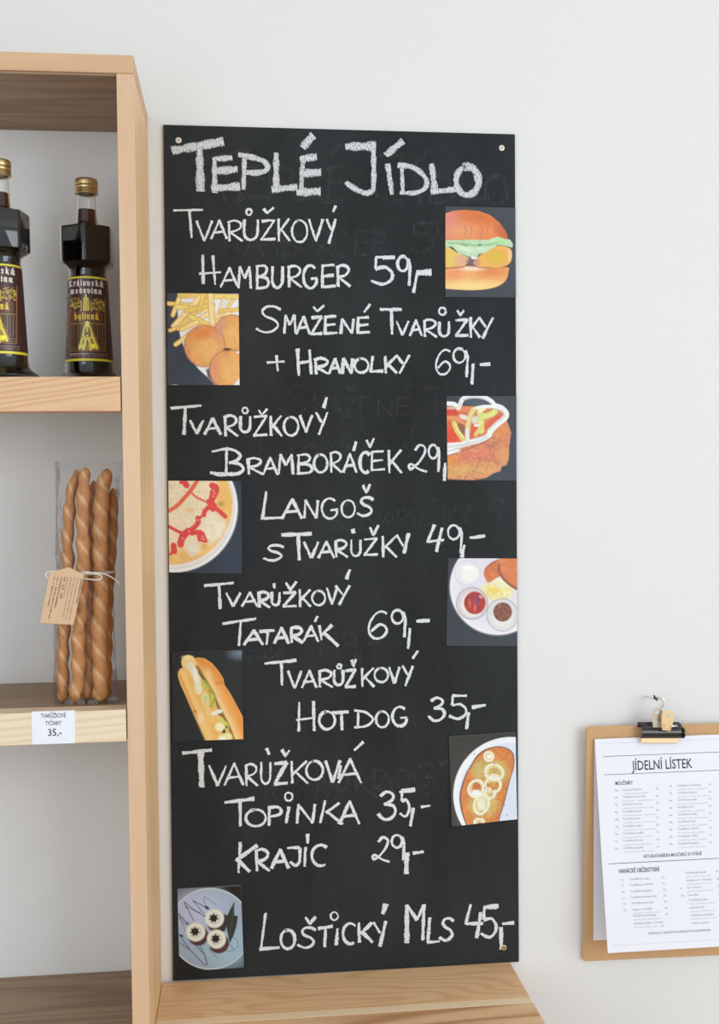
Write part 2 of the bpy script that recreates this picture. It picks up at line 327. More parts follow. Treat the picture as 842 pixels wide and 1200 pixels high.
def ribbon_mesh(name, strokes, ybase, rnd=None, wob=1.0, wide=1.16):
    rnd = rnd or random.Random(3); V = []; Fc = []; UV = []
    for si, st in enumerate(strokes):
        w = st[0]*wide*1e-4*rnd.uniform(.86, 1.16); tp = rnd.uniform(-.22, .22); P = [Vector((st[i]*1e-4, 0, st[i+1]*1e-4)) for i in range(1, len(st), 2)]
        if len(P) > 3: P = smooth_path(P, 3)
        Q = [P[0]]
        for a, c in zip(P, P[1:]):
            nseg = max(1, int((c-a).length/.0022))
            for k in range(1, nseg+1): Q.append(a.lerp(c, k/nseg))
        base = len(V); y = ybase-.00002*(si % 9)-.000012; ln = 0; ph = rnd.random()*50
        for i, p in enumerate(Q):
            t = (Q[min(i+1, len(Q)-1)]-Q[max(i-1, 0)])
            t = t.normalized() if t.length > 1e-7 else Vector((1, 0, 0)); nrm = Vector((-t.z, 0, t.x))
            ww = w*(1+tp*(2*i/max(1, len(Q)-1)-1)+.13*wob*math.sin(ln*260+ph)+.10*wob*(rnd.random()-.5))
            j = nrm*(rnd.random()-.5)*.00035*wob
            if i: ln += (p-Q[i-1]).length
            e = Vector((0, 0, 0))
            if i == 0: e = -t*w*.25*rnd.random()
            if i == len(Q)-1: e = t*w*.25*rnd.random()
            for s_ in (-.5, .5):
                v = p+nrm*ww*s_+j+e*(1 if s_ > 0 else .5); V.append((v.x, y, v.z)); UV.append((ln, s_+.5))
            if i: k = base+2*i; Fc.append((k-2, k, k+1, k-1))
    me = pymesh(name, V, Fc); uvl = me.uv_layers.new(name='UVMap')
    for lp in me.loops: uvl.data[lp.index].uv = UV[lp.vertex_index]
    return me

# chalk strokes on the board: [width, x, z, x, z, ...] in tenths of a millimetre
STROKES = [
[[120,135,-355,828,-214],[107,496,-294,505,-913],[82,702,-443,703,-918],[82,689,-462,950,-437],[113,740,-623,1011,-598],[107,666,-872,1052,-833],[57,1121,-412,1104,-872],[82,1047,-392,1224,-425,1386,-470,1442,-550,1403,-613,1269,-641,1144,-632],[101,1566,-354,1561,-885],[107,1501,-867,1847,-825],[82,1945,-391,1909,-909],[101,1898,-427,2128,-396],[107,1943,-632,2177,-611],[101,1853,-904,2175,-878],[113,1937,-270,2080,-103],[113,2559,-241,2980,-224],[82,2945,-194,2944,-761,2911,-862,2824,-889,2681,-836,2555,-750],[82,3147,-472,3205,-900],[95,3132,-340,3364,-145],[69,3349,-483,3362,-885],[76,3291,-485,3484,-502,3638,-594,3715,-728,3643,-834,3514,-875,3327,-873],[82,3781,-464,3830,-862],[82,3772,-854,4168,-804],[101,4271,-484,4222,-507,4180,-548,4151,-603,4137,-666,4139,-731,4158,-792,4192,-841,4236,-874,4287,-887,4339,-880,4387,-852,4426,-806,4452,-748,4461,-684,4454,-619,4431,-561,4394,-516,4347,-488,4295,-480,4244,-494]],
[[35,126,-1187,533,-1170],[38,348,-1183,375,-1561],[35,445,-1327,550,-1605],[35,550,-1605,662,-1323],[35,647,-1572,762,-1312],[35,758,-1312,864,-1568],[35,674,-1489,832,-1465],[35,895,-1324,901,-1599],[35,879,-1341,971,-1312,1053,-1344,1059,-1400,1001,-1451,902,-1475],[35,908,-1475,1082,-1596],[35,1111,-1299,1103,-1468,1103,-1473,1110,-1514,1130,-1548,1161,-1571,1197,-1578,1234,-1570,1265,-1546,1286,-1511,1293,-1470,1300,-1296],[28,1214,-1188,1207,-1164,1188,-1149,1165,-1150,1146,-1165,1139,-1190,1146,-1214,1164,-1228,1187,-1228,1206,-1212,1214,-1188],[35,1351,-1315,1534,-1298],[35,1534,-1298,1348,-1568],[35,1338,-1574,1542,-1559],[35,1380,-1138,1433,-1199,1521,-1122],[35,1590,-1275,1593,-1588],[35,1740,-1272,1595,-1462],[35,1626,-1424,1746,-1585],[35,1868,-1294,1832,-1314,1803,-1350,1784,-1398,1778,-1453,1786,-1506,1807,-1552,1837,-1584,1874,-1598,1912,-1593,1947,-1569,1974,-1529,1990,-1479,1992,-1424,1981,-1372,1958,-1329,1925,-1301,1888,-1291,1850,-1301],[35,2019,-1276,2115,-1579],[35,2115,-1579,2215,-1273],[35,2269,-1269,2331,-1420],[35,2396,-1266,2298,-1608],[41,2398,-1081,2362,-1163]],
[[38,527,-1801,528,-2205],[38,666,-1805,693,-2209],[32,477,-2063,772,-2037],[35,770,-2246,899,-1973],[35,894,-1973,1013,-2243],[35,800,-2159,977,-2135],[35,1019,-2258,1042,-1955],[35,1042,-1955,1106,-2121],[35,1106,-2121,1176,-1953],[35,1176,-1953,1191,-2256],[38,1287,-1936,1280,-2255],[38,1265,-1953,1373,-1935,1417,-1982,1389,-2056,1300,-2096],[38,1300,-2089,1407,-2110,1442,-2174,1405,-2238,1262,-2256],[38,1499,-1949,1493,-2128,1493,-2134,1498,-2177,1513,-2213,1536,-2238,1563,-2246,1590,-2237,1614,-2212,1630,-2175,1636,-2132,1641,-1947],[38,1726,-1946,1732,-2234],[38,1711,-1963,1799,-1933,1877,-1967,1882,-2026,1827,-2080,1733,-2105],[38,1739,-2105,1904,-2232],[38,2096,-1963,2066,-1935,2033,-1926,1999,-1936,1970,-1964,1947,-2007,1935,-2060,1935,-2115,1946,-2167,1968,-2210,1997,-2237,2030,-2247,2064,-2237,2094,-2208,2116,-2165,2120,-2117],[38,2041,-2112,2124,-2101],[44,2207,-1914,2198,-2238],[44,2201,-1927,2375,-1912],[44,2210,-2076,2360,-2058],[44,2188,-2229,2388,-2210],[41,2421,-1926,2426,-2214],[41,2405,-1944,2491,-1914,2568,-1948,2573,-2006,2519,-2060,2427,-2085],[41,2433,-2085,2594,-2212],[41,2969,-1796,3224,-1792],[41,2969,-1796,2961,-1953],[41,2961,-1961,3099,-1935,3196,-2009,3189,-2107,3064,-2179,2901,-2130],[57,3064,-1801,3234,-1792],[41,3393,-1791,3361,-1778,3328,-1785,3300,-1812,3282,-1852,3280,-1898,3292,-1941,3316,-1972,3348,-1985,3382,-1978,3410,-1951,3427,-1911,3430,-1865,3418,-1822,3393,-1791],[41,3437,-1810,3461,-1901,3444,-2192],[41,3561,-2016,3504,-2293],[76,3554,-2010,3768,-1997]],
[[38,1605,-2553,1520,-2510,1401,-2519,1350,-2584,1400,-2649,1518,-2699,1569,-2772,1500,-2849,1381,-2875,1263,-2821],[35,1655,-2886,1677,-2628],[35,1677,-2628,1736,-2769],[35,1736,-2769,1802,-2627],[35,1802,-2627,1816,-2885],[35,1828,-2894,1929,-2641],[35,1925,-2641,2018,-2892],[35,1852,-2813,1990,-2792],[41,2044,-2662,2186,-2648],[41,2186,-2648,2042,-2889],[41,2034,-2894,2192,-2883],[38,2069,-2505,2126,-2569,2221,-2489],[41,2240,-2639,2233,-2894],[41,2235,-2649,2393,-2637],[41,2243,-2766,2379,-2752],[41,2224,-2886,2405,-2872],[41,2458,-2880,2474,-2678],[41,2474,-2678,2616,-2879],[41,2616,-2879,2642,-2676],[41,2707,-2650,2700,-2878],[41,2702,-2659,2860,-2649],[41,2710,-2764,2847,-2752],[41,2691,-2871,2873,-2859],[38,2795,-2577,2879,-2465],[44,3026,-2536,3328,-2533],[44,3187,-2535,3191,-2887],[35,3259,-2702,3343,-2899],[35,3343,-2899,3430,-2701],[38,3451,-2904,3542,-2681],[38,3538,-2681,3623,-2903],[38,3472,-2833,3597,-2814],[38,3662,-2685,3668,-2922],[38,3647,-2699,3734,-2674,3812,-2703,3817,-2751,3762,-2795,3669,-2815],[38,3675,-2815,3839,-2921],[38,3881,-2704,3876,-2828,3876,-2832,3881,-2862,3896,-2888,3918,-2905,3945,-2910,3972,-2904,3995,-2887,4010,-2861,4015,-2831,4019,-2702],[28,3972,-2553,3963,-2522,3938,-2503,3908,-2503,3884,-2523,3874,-2554,3883,-2585,3908,-2603,3938,-2603,3962,-2584,3972,-2553],[41,4120,-2682,4287,-2668],[41,4287,-2668,4119,-2900],[41,4109,-2905,4295,-2894],[32,4144,-2542,4183,-2612,4235,-2541],[38,4332,-2636,4336,-2924],[38,4462,-2635,4337,-2808],[38,4364,-2774,4468,-2923],[38,4460,-2641,4559,-2774],[38,4660,-2639,4508,-2939]],
[[32,1409,-3299,1655,-3282],[32,1542,-3194,1559,-3414],[44,1842,-3105,1855,-3476],[41,2010,-3113,2032,-3460],[35,1856,-3303,2021,-3277],[41,2095,-3243,2101,-3460],[41,2078,-3257,2171,-3234,2253,-3260,2259,-3304,2201,-3344,2102,-3362],[41,2108,-3362,2283,-3459],[41,2286,-3450,2372,-3237],[41,2369,-3237,2448,-3449],[41,2306,-3382,2424,-3364],[44,2477,-3449,2490,-3237],[44,2490,-3237,2605,-3449],[44,2605,-3449,2626,-3236],[35,2731,-3237,2698,-3250,2671,-3273,2654,-3304,2649,-3340,2656,-3374,2675,-3404,2704,-3425,2738,-3435,2773,-3432,2805,-3417,2830,-3391,2844,-3358,2846,-3322,2836,-3289,2814,-3261,2784,-3242,2750,-3236,2715,-3242],[44,2912,-3203,2881,-3425],[44,2876,-3421,3061,-3411],[44,3093,-3202,3099,-3440],[44,3250,-3201,3100,-3345],[44,3132,-3316,3257,-3440],[38,3250,-3185,3344,-3302],[38,3440,-3185,3295,-3446],[35,4032,-3130,3966,-3102,3888,-3155,3832,-3278,3831,-3384,3886,-3454,3974,-3443,4030,-3365,4009,-3295,3942,-3278,3853,-3366],[38,4211,-3098,4174,-3085,4135,-3092,4103,-3118,4083,-3157,4080,-3203,4094,-3245,4122,-3276,4160,-3289,4198,-3282,4230,-3256,4250,-3217,4253,-3171,4239,-3129,4211,-3098],[38,4261,-3117,4289,-3207,4270,-3494],[44,4368,-3308,4347,-3596],[50,4466,-3314,4620,-3307]],
[[38,64,-3943,479,-3906],[44,262,-3918,240,-4308],[41,325,-4112,415,-4299],[41,415,-4299,508,-4112],[41,525,-4309,643,-4081],[41,639,-4081,749,-4310],[41,552,-4236,716,-4218],[38,813,-4055,818,-4332],[38,798,-4072,884,-4044,959,-4078,965,-4134,911,-4185,819,-4208],[38,825,-4208,985,-4332],[38,1031,-4059,1024,-4191,1024,-4195,1029,-4227,1044,-4255,1066,-4273,1092,-4279,1119,-4273,1141,-4255,1156,-4228,1162,-4196,1166,-4059],[28,1133,-3974,1126,-3950,1107,-3935,1084,-3935,1065,-3950,1058,-3974,1065,-3999,1083,-4014,1107,-4014,1126,-3999,1133,-3974],[38,1220,-4064,1398,-4050],[38,1398,-4050,1218,-4322],[38,1208,-4327,1406,-4316],[35,1283,-3968,1328,-4042,1403,-3952],[38,1453,-4050,1457,-4333],[38,1601,-4050,1458,-4220],[38,1489,-4186,1607,-4334],[38,1722,-4071,1688,-4087,1660,-4117,1642,-4158,1637,-4203,1644,-4248,1664,-4287,1693,-4315,1728,-4327,1765,-4324,1798,-4304,1824,-4271,1839,-4229,1841,-4182,1831,-4138,1808,-4102,1777,-4078,1741,-4069,1705,-4077],[38,1865,-4044,1950,-4281],[38,1950,-4281,2039,-4044],[38,2097,-4006,2175,-4144],[38,2256,-4006,2134,-4313],[44,2248,-3791,2205,-3937]],
[[44,628,-4552,840,-4513,971,-4554,1020,-4617,963,-4680,863,-4710],[44,863,-4704,1010,-4730,1062,-4800,1008,-4853,883,-4877],[63,603,-4850,743,-4873,905,-4868],[38,828,-4516,821,-4877],[41,1131,-4653,1137,-4869],[41,1114,-4666,1210,-4645,1295,-4672,1301,-4716,1241,-4755,1138,-4772],[41,1144,-4772,1325,-4870],[38,1337,-4880,1446,-4638],[38,1442,-4638,1542,-4881],[38,1363,-4802,1512,-4784],[38,1558,-4872,1585,-4597],[38,1585,-4597,1661,-4749],[38,1661,-4749,1745,-4598],[38,1745,-4598,1763,-4873],[38,1845,-4599,1838,-4867],[38,1819,-4612,1948,-4599,2002,-4640,1969,-4701,1861,-4733],[38,1861,-4728,1990,-4747,2033,-4801,1989,-4855,1817,-4867],[38,2139,-4602,2107,-4617,2081,-4647,2064,-4686,2059,-4731,2066,-4775,2084,-4813,2111,-4840,2144,-4853,2178,-4849,2209,-4830,2233,-4798,2247,-4757,2249,-4711,2239,-4668,2218,-4632,2190,-4609,2156,-4600,2123,-4608],[38,2302,-4575,2307,-4854],[38,2289,-4592,2364,-4564,2430,-4598,2434,-4655,2387,-4706,2308,-4729],[38,2313,-4729,2452,-4855],[41,2477,-4856,2577,-4586],[41,2573,-4586,2666,-4857],[41,2500,-4769,2638,-4748],[38,2626,-4548,2663,-4421],[44,2853,-4605,2827,-4579,2797,-4571,2768,-4582,2743,-4610,2725,-4652,2716,-4703,2719,-4755,2732,-4802,2753,-4838,2781,-4858,2811,-4859,2839,-4842],[38,2813,-4396,2864,-4498,2919,-4371],[35,2892,-4556,2884,-4836],[35,2886,-4567,3059,-4556],[35,2895,-4696,3045,-4682],[35,2874,-4827,3073,-4814],[38,3134,-4541,3139,-4869],[38,3310,-4541,3140,-4738],[38,3177,-4699,3318,-4870],[38,3514,-4545,3580,-4469,3657,-4508,3644,-4603,3552,-4737,3448,-4821],[38,3448,-4821,3422,-4775,3461,-4745,3564,-4814,3681,-4853],[38,3808,-4483,3781,-4470,3753,-4476,3729,-4500,3715,-4537,3712,-4580,3723,-4620,3743,-4649,3770,-4661,3798,-4655,3822,-4631,3836,-4594,3839,-4552,3828,-4512,3808,-4483],[38,3844,-4501,3865,-4585,3850,-4854],[44,3948,-4736,3937,-4977]],
[[38,1382,-5123,1322,-5511],[38,1306,-5501,1590,-5492],[41,1599,-5504,1750,-5231],[41,1744,-5230,1884,-5507],[41,1634,-5417,1842,-5397],[35,1917,-5501,1934,-5248],[35,1934,-5248,2084,-5503],[35,2084,-5503,2112,-5250],[38,2356,-5260,2321,-5235,2282,-5226,2243,-5234,2208,-5258,2182,-5296,2168,-5343,2168,-5392,2181,-5439,2206,-5477,2241,-5503,2280,-5512,2319,-5503,2354,-5479,2380,-5441,2384,-5398],[38,2292,-5392,2389,-5384],[35,2527,-5255,2495,-5270,2469,-5298,2452,-5335,2447,-5378,2454,-5420,2473,-5457,2500,-5483,2533,-5495,2567,-5491,2598,-5473,2622,-5443,2636,-5403,2638,-5360,2628,-5319,2608,-5285,2578,-5262,2545,-5253,2511,-5260],[38,2903,-5250,2845,-5218,2765,-5222,2730,-5269,2764,-5316,2844,-5354,2879,-5406,2832,-5461,2751,-5478,2671,-5438],[38,2760,-5045,2804,-5147,2860,-5027]],
[[35,1618,-5910,1547,-5883,1447,-5886,1405,-5924,1447,-5964,1546,-5995,1588,-6039,1531,-6083,1431,-6097,1332,-6063],[63,1597,-5738,2018,-5725],[44,1828,-5754,1837,-6097],[38,1909,-5844,2009,-6067],[38,2009,-6067,2113,-5846],[35,2111,-6069,2229,-5838],[35,2224,-5838,2334,-6072],[35,2138,-5995,2301,-5979],[38,2362,-5829,2368,-6063],[38,2348,-5843,2430,-5820,2502,-5850,2507,-5898,2456,-5940,2368,-5958],[38,2374,-5958,2528,-6065],[35,2586,-5821,2580,-5958,2580,-5963,2585,-5996,2599,-6025,2620,-6044,2645,-6051,2671,-6045,2692,-6026,2707,-5998,2712,-5965,2716,-5822],[57,2605,-5668,2617,-5719],[35,2774,-5816,2953,-5806],[35,2953,-5806,2772,-6034],[35,2762,-6039,2961,-6032],[38,2855,-5645,2902,-5755,2977,-5615],[38,3036,-5775,3042,-6073],[38,3226,-5778,3043,-5954],[38,3083,-5919,3235,-6076],[38,3237,-5755,3333,-5917],[57,3409,-5742,3342,-6023],[38,3790,-5618,3687,-5861,3922,-5838],[57,3897,-5667,3813,-6004],[38,4111,-5641,4076,-5628,4039,-5634,4008,-5659,3989,-5698,3986,-5743,3999,-5785,4026,-5816,4062,-5830,4099,-5823,4130,-5798,4149,-5760,4152,-5715,4138,-5672,4111,-5641],[38,4159,-5661,4186,-5750,4167,-6034],[44,4222,-5919,4185,-6093],[44,4301,-5814,4521,-5787]],
[[38,493,-6440,908,-6407],[41,702,-6422,717,-6766],[38,804,-6547,900,-6738],[38,900,-6738,1001,-6550],[38,1021,-6743,1137,-6543],[38,1133,-6543,1241,-6748],[38,1048,-6679,1208,-6666],[44,1262,-6550,1267,-6761],[44,1249,-6562,1324,-6542,1391,-6569,1395,-6612,1348,-6650,1268,-6666],[44,1273,-6666,1414,-6764],[38,1447,-6549,1443,-6659,1443,-6663,1446,-6689,1458,-6712,1475,-6728,1496,-6734,1517,-6729,1535,-6714,1547,-6691,1551,-6665,1555,-6551],[44,1480,-6429,1483,-6492],[41,1609,-6562,1785,-6555],[41,1785,-6555,1607,-6751],[41,1597,-6755,1794,-6750],[38,1648,-6419,1707,-6515,1797,-6403],[38,1841,-6518,1846,-6763],[38,1990,-6520,1847,-6665],[38,1878,-6636,1997,-6765],[38,2094,-6543,2063,-6555,2038,-6578,2022,-6610,2017,-6646,2024,-6681,2041,-6712,2068,-6734,2099,-6745,2132,-6742,2162,-6727,2185,-6702,2199,-6669,2201,-6632,2191,-6597,2171,-6568,2143,-6549,2111,-6542,2078,-6547],[38,2228,-6499,2300,-6736],[38,2300,-6736,2375,-6502],[38,2355,-6473,2453,-6596],[38,2553,-6476,2402,-6745],[44,2558,-6248,2509,-6381]],
[[38,746,-6981,1217,-6921],[41,1003,-6952,974,-7299],[44,1047,-7288,1188,-7082],[44,1182,-7082,1314,-7294],[44,1079,-7222,1275,-7210],[44,1272,-7103,1477,-7092],[41,1385,-7096,1365,-7295],[44,1472,-7279,1581,-7053],[44,1577,-7053,1678,-7284],[44,1497,-7206,1648,-7191],[47,1716,-7060,1721,-7272],[47,1702,-7073,1782,-7053,1853,-7080,1858,-7123,1808,-7161,1722,-7177],[47,1728,-7177,1878,-7275],[41,1891,-7257,2000,-7039],[41,1996,-7039,2097,-7261],[41,1916,-7187,2067,-7173],[35,2094,-6904,2052,-6980],[38,2115,-7032,2145,-7243],[41,2294,-7036,2133,-7186],[50,2188,-7145,2381,-7332],[38,3086,-6885,3002,-6852,2904,-6908,2833,-7041,2832,-7156,2901,-7235,3013,-7226,3084,-7143,3057,-7065,2973,-7044,2860,-7138],[41,3284,-6851,3248,-6838,3212,-6844,3181,-6867,3163,-6904,3160,-6947,3173,-6987,3200,-7017,3235,-7030,3271,-7024,3302,-7001,3321,-6964,3324,-6921,3310,-6881,3284,-6851],[41,3331,-6870,3357,-6956,3339,-7225],[44,3422,-7102,3394,-7397],[57,3520,-7004,3706,-6995]],
[[38,1337,-7561,1787,-7525],[41,1571,-7545,1577,-7873],[38,1665,-7678,1758,-7922],[38,1758,-7922,1855,-7683],[38,1859,-7919,1971,-7679],[38,1966,-7679,2069,-7924],[38,1885,-7842,2039,-7827],[38,2113,-7681,2119,-7919],[38,2097,-7696,2189,-7674,2270,-7705,2276,-7754,2219,-7796,2120,-7813],[38,2126,-7813,2299,-7924],[38,2327,-7682,2321,-7808,2321,-7813,2326,-7844,2339,-7870,2360,-7888,2384,-7895,2408,-7889,2429,-7872,2443,-7847,2448,-7816,2452,-7685],[35,2425,-7630,2420,-7611,2406,-7600,2388,-7599,2374,-7610,2368,-7629,2373,-7647,2388,-7659,2405,-7660,2420,-7649,2425,-7630],[41,2490,-7693,2626,-7683],[41,2626,-7683,2488,-7923],[41,2481,-7928,2632,-7922],[41,2574,-7541,2602,-7635,2635,-7533],[38,2723,-7660,2728,-7926],[38,2888,-7664,2729,-7820],[38,2764,-7789,2895,-7931],[35,2985,-7668,2952,-7680,2925,-7703,2908,-7734,2903,-7770,2911,-7805,2929,-7836,2958,-7858,2991,-7869,3026,-7867,3058,-7852,3083,-7827,3097,-7794,3099,-7758,3089,-7723,3068,-7694,3038,-7675,3003,-7667,2969,-7672],[38,3117,-7657,3190,-7891],[38,3190,-7891,3266,-7661],[38,3311,-7643,3385,-7775],[38,3461,-7647,3347,-7934],[41,3534,-7433,3461,-7537]],
[[41,1819,-8125,1809,-8540],[41,2023,-8115,2029,-8537],[32,1773,-8379,2027,-8355],[38,2197,-8272,2159,-8287,2129,-8315,2110,-8354,2104,-8399,2112,-8443,2133,-8481,2165,-8509,2203,-8523,2243,-8520,2280,-8502,2308,-8470,2324,-8430,2327,-8385,2315,-8341,2291,-8305,2257,-8280,2218,-8271,2178,-8277],[44,2286,-8292,2526,-8283],[41,2423,-8302,2428,-8543],[38,2665,-8268,2657,-8512],[38,2610,-8266,2762,-8295,2872,-8384,2843,-8456,2746,-8502,2608,-8510],[38,2996,-8292,2964,-8306,2939,-8331,2923,-8367,2918,-8407,2925,-8447,2943,-8482,2969,-8507,3001,-8519,3035,-8516,3065,-8500,3089,-8471,3102,-8434,3104,-8394,3095,-8355,3074,-8322,3046,-8300,3013,-8291,2980,-8297],[38,3337,-8269,3305,-8244,3268,-8234,3231,-8241,3198,-8265,3173,-8301,3160,-8345,3160,-8394,3172,-8439,3196,-8477,3229,-8502,3266,-8511,3303,-8504,3336,-8481,3360,-8445,3364,-8403],[38,3278,-8395,3369,-8390],[41,3720,-8165,3803,-8117,3885,-8153,3873,-8219,3766,-8266],[41,3766,-8266,3884,-8286,3919,-8361,3859,-8435,3765,-8449,3683,-8380],[38,4040,-8095,4249,-8101],[38,4040,-8095,4033,-8232],[38,4033,-8239,4146,-8221,4227,-8289,4221,-8375,4118,-8434,3984,-8385],[44,4273,-8348,4239,-8584],[57,4319,-8271,4517,-8245]],
[[50,171,-8800,577,-8769],[82,421,-8777,431,-9284],[38,537,-8987,655,-9276],[38,655,-9276,778,-8995],[38,754,-9274,894,-8967],[38,889,-8967,1017,-9283],[38,786,-9175,979,-9157],[38,1059,-8995,1063,-9292],[38,1045,-9013,1124,-8985,1193,-9024,1197,-9085,1148,-9137,1065,-9159],[38,1070,-9159,1216,-9297],[38,1274,-8965,1268,-9150,1268,-9156,1272,-9201,1286,-9240,1307,-9266,1332,-9276,1357,-9268,1378,-9243,1393,-9206,1398,-9161,1403,-8969],[50,1347,-8770,1388,-8857],[57,1465,-8994,1631,-8983],[57,1631,-8983,1463,-9278],[57,1453,-9284,1637,-9278],[38,1569,-8799,1615,-8890,1673,-8812],[38,1704,-8964,1711,-9284],[38,1920,-8971,1713,-9156],[38,1758,-9119,1930,-9292],[41,2011,-8976,1971,-8992,1939,-9022,1919,-9063,1912,-9110,1921,-9158,1944,-9199,1977,-9228,2018,-9243,2060,-9240,2098,-9221,2128,-9188,2145,-9145,2148,-9097,2135,-9050,2110,-9012,2074,-8985,2033,-8975,1991,-8982],[38,2188,-8974,2289,-9289],[38,2289,-9289,2396,-8981],[38,2373,-9301,2545,-8961],[38,2538,-8960,2698,-9313],[38,2413,-9192,2650,-9173],[38,2405,-9052,2372,-9244],[41,2602,-8840,2731,-8726]],
[[54,757,-9522,1167,-9483],[38,968,-9511,968,-9867],[41,1165,-9641,1117,-9654,1079,-9680,1055,-9716,1048,-9757,1058,-9799,1085,-9835,1125,-9862,1173,-9875,1223,-9874,1269,-9858,1304,-9829,1324,-9791,1327,-9749,1313,-9708,1282,-9674,1239,-9650,1190,-9641,1141,-9646],[41,1381,-9610,1374,-9878],[41,1361,-9622,1495,-9614,1551,-9670,1513,-9728,1383,-9749],[44,1660,-9617,1619,-9849],[28,1712,-9475,1702,-9440,1675,-9417,1642,-9416,1614,-9437,1604,-9471,1614,-9507,1641,-9530,1674,-9531,1701,-9510,1712,-9475],[41,1773,-9856,1795,-9591],[41,1795,-9591,1995,-9865],[41,1995,-9865,2031,-9600],[38,2177,-9551,2104,-9869],[41,2382,-9591,2188,-9725],[41,2207,-9713,2424,-9895],[47,2378,-9893,2531,-9571],[47,2525,-9571,2667,-9905],[47,2414,-9790,2625,-9772],[44,2979,-9513,3068,-9456,3156,-9499,3143,-9579,3029,-9635],[44,3029,-9635,3155,-9660,3193,-9749,3129,-9839,3027,-9855,2940,-9771],[41,3289,-9438,3403,-9443],[41,3289,-9438,3285,-9596],[41,3285,-9604,3346,-9583,3390,-9659,3386,-9758,3330,-9827,3257,-9773],[63,3259,-9470,3481,-9439],[50,3453,-9704,3409,-9961],[44,3567,-9695,3698,-9681]],
[[38,965,-10100,936,-10529],[50,1205,-10152,906,-10353],[57,912,-10337,1093,-10521],[44,1191,-10221,1196,-10516],[44,1175,-10238,1265,-10212,1344,-10252,1350,-10312,1294,-10364,1198,-10384],[44,1204,-10384,1372,-10524],[47,1404,-10487,1533,-10227],[47,1528,-10226,1648,-10498],[47,1434,-10403,1613,-10390],[41,1629,-10208,1801,-10209],[44,1810,-10216,1805,-10402,1744,-10464,1671,-10409],[41,1890,-10213,1875,-10482],[41,1923,-10022,1922,-10157],[41,2192,-10226,2152,-10197,2106,-10187,2061,-10197,2021,-10224,1994,-10267,1981,-10318,1985,-10372,2005,-10421,2039,-10460,2081,-10482,2128,-10485,2172,-10469],[38,2943,-10181,3003,-10112,3075,-10151,3062,-10239,2977,-10360,2881,-10434],[38,2881,-10434,2857,-10391,2893,-10364,2989,-10432,3096,-10472],[41,3248,-10103,3216,-10089,3183,-10094,3155,-10116,3138,-10150,3136,-10191,3147,-10229,3172,-10258,3204,-10271,3237,-10267,3265,-10245,3282,-10210,3285,-10170,3273,-10131,3248,-10103],[41,3292,-10121,3316,-10203,3299,-10459],[76,3351,-10360,3342,-10655],[47,3442,-10364,3595,-10348]],
[[41,1315,-11131,1241,-11648],[48,1227,-11644,1504,-11634],[41,1610,-11389,1576,-11404,1549,-11434,1531,-11476,1526,-11523,1533,-11570,1552,-11612,1581,-11642,1616,-11657,1651,-11655,1684,-11636,1710,-11603,1724,-11559,1727,-11511,1716,-11465,1694,-11426,1664,-11399,1629,-11388,1593,-11395],[41,2025,-11411,1961,-11374,1872,-11375,1834,-11425,1871,-11478,1960,-11523,1998,-11583,1946,-11641,1857,-11656,1768,-11608],[41,1883,-11215,1942,-11316,2023,-11222],[45,2063,-11389,2270,-11368],[45,2168,-11377,2152,-11661],[48,2340,-11407,2320,-11646],[31,2348,-11224,2339,-11190,2312,-11167,2280,-11166,2253,-11185,2243,-11219,2253,-11254,2279,-11276,2311,-11278,2338,-11258,2348,-11224],[41,2594,-11377,2560,-11349,2523,-11339,2485,-11348,2452,-11376,2429,-11418,2419,-11469,2422,-11522,2438,-11571,2466,-11609,2502,-11631,2540,-11634,2577,-11618],[45,2649,-11338,2655,-11621],[45,2839,-11348,2656,-11508],[45,2696,-11476,2848,-11631],[41,2864,-11342,2955,-11502],[52,3041,-11330,2953,-11693],[69,3043,-11082,2999,-11214],[62,3348,-11111,3344,-11664],[45,3348,-11111,3495,-11338],[45,3495,-11338,3597,-11123],[48,3597,-11123,3579,-11641],[48,3681,-11316,3652,-11680],[48,3647,-11673,3822,-11667],[45,4031,-11382,3980,-11341,3907,-11344,3875,-11400,3906,-11459,3979,-11508,4010,-11574,3967,-11639,3895,-11657,3822,-11606],[45,4284,-11157,4211,-11431,4463,-11437],[55,4435,-11278,4372,-11647],[41,4485,-11202,4676,-11212],[41,4485,-11202,4479,-11382],[41,4479,-11391,4582,-11369,4655,-11458,4650,-11571,4556,-11647,4433,-11582],[62,4493,-11203,4699,-11191],[52,4734,-11508,4736,-11834],[48,4752,-11459,4930,-11450]]]
CARD = {"burger":[[0.39763,-0.10576],[0.49973,-0.10583],[0.4998,-0.23443],[0.39681,-0.23485],[60,60],[785,75],[790,1005],[60,1000]],"fries":[[0.00274,-0.23405],[0.10188,-0.23388],[0.10208,-0.36174],[0.0013,-0.36197],[50,58],[792,65],[803,1012],[50,1012]],"bramb":[[0.39761,-0.37677],[0.4998,-0.37693],[0.49948,-0.49919],[0.39825,-0.49806],[72,80],[795,82],[797,960],[82,957]],"langos":[[0.00154,-0.49575],[0.10316,-0.49689],[0.10256,-0.62757],[0.0012,-0.62451],[60,62],[780,65],[785,978],[68,968]],"tatar":[[0.3984,-0.61028],[0.49963,-0.61218],[0.49943,-0.73968],[0.39507,-0.73656],[88,82],[802,85],[805,995],[70,990]],"hotdog":[[0.00349,-0.73669],[0.1014,-0.73626],[0.10233,-0.86254],[0.00315,-0.8625],[62,82],[782,62],[798,975],[70,998]],"topinka":[[0.39816,-0.86853],[0.49633,-0.86535],[0.49785,-0.99274],[0.40189,-0.99758],[80,100],[770,55],[785,958],[112,1020]],"mls":[[0.00758,-1.0721],[0.09681,-1.07122],[0.1,-1.18897],[0.00923,-1.18975],[68,105],[728,68],[760,920],[90,962]]}
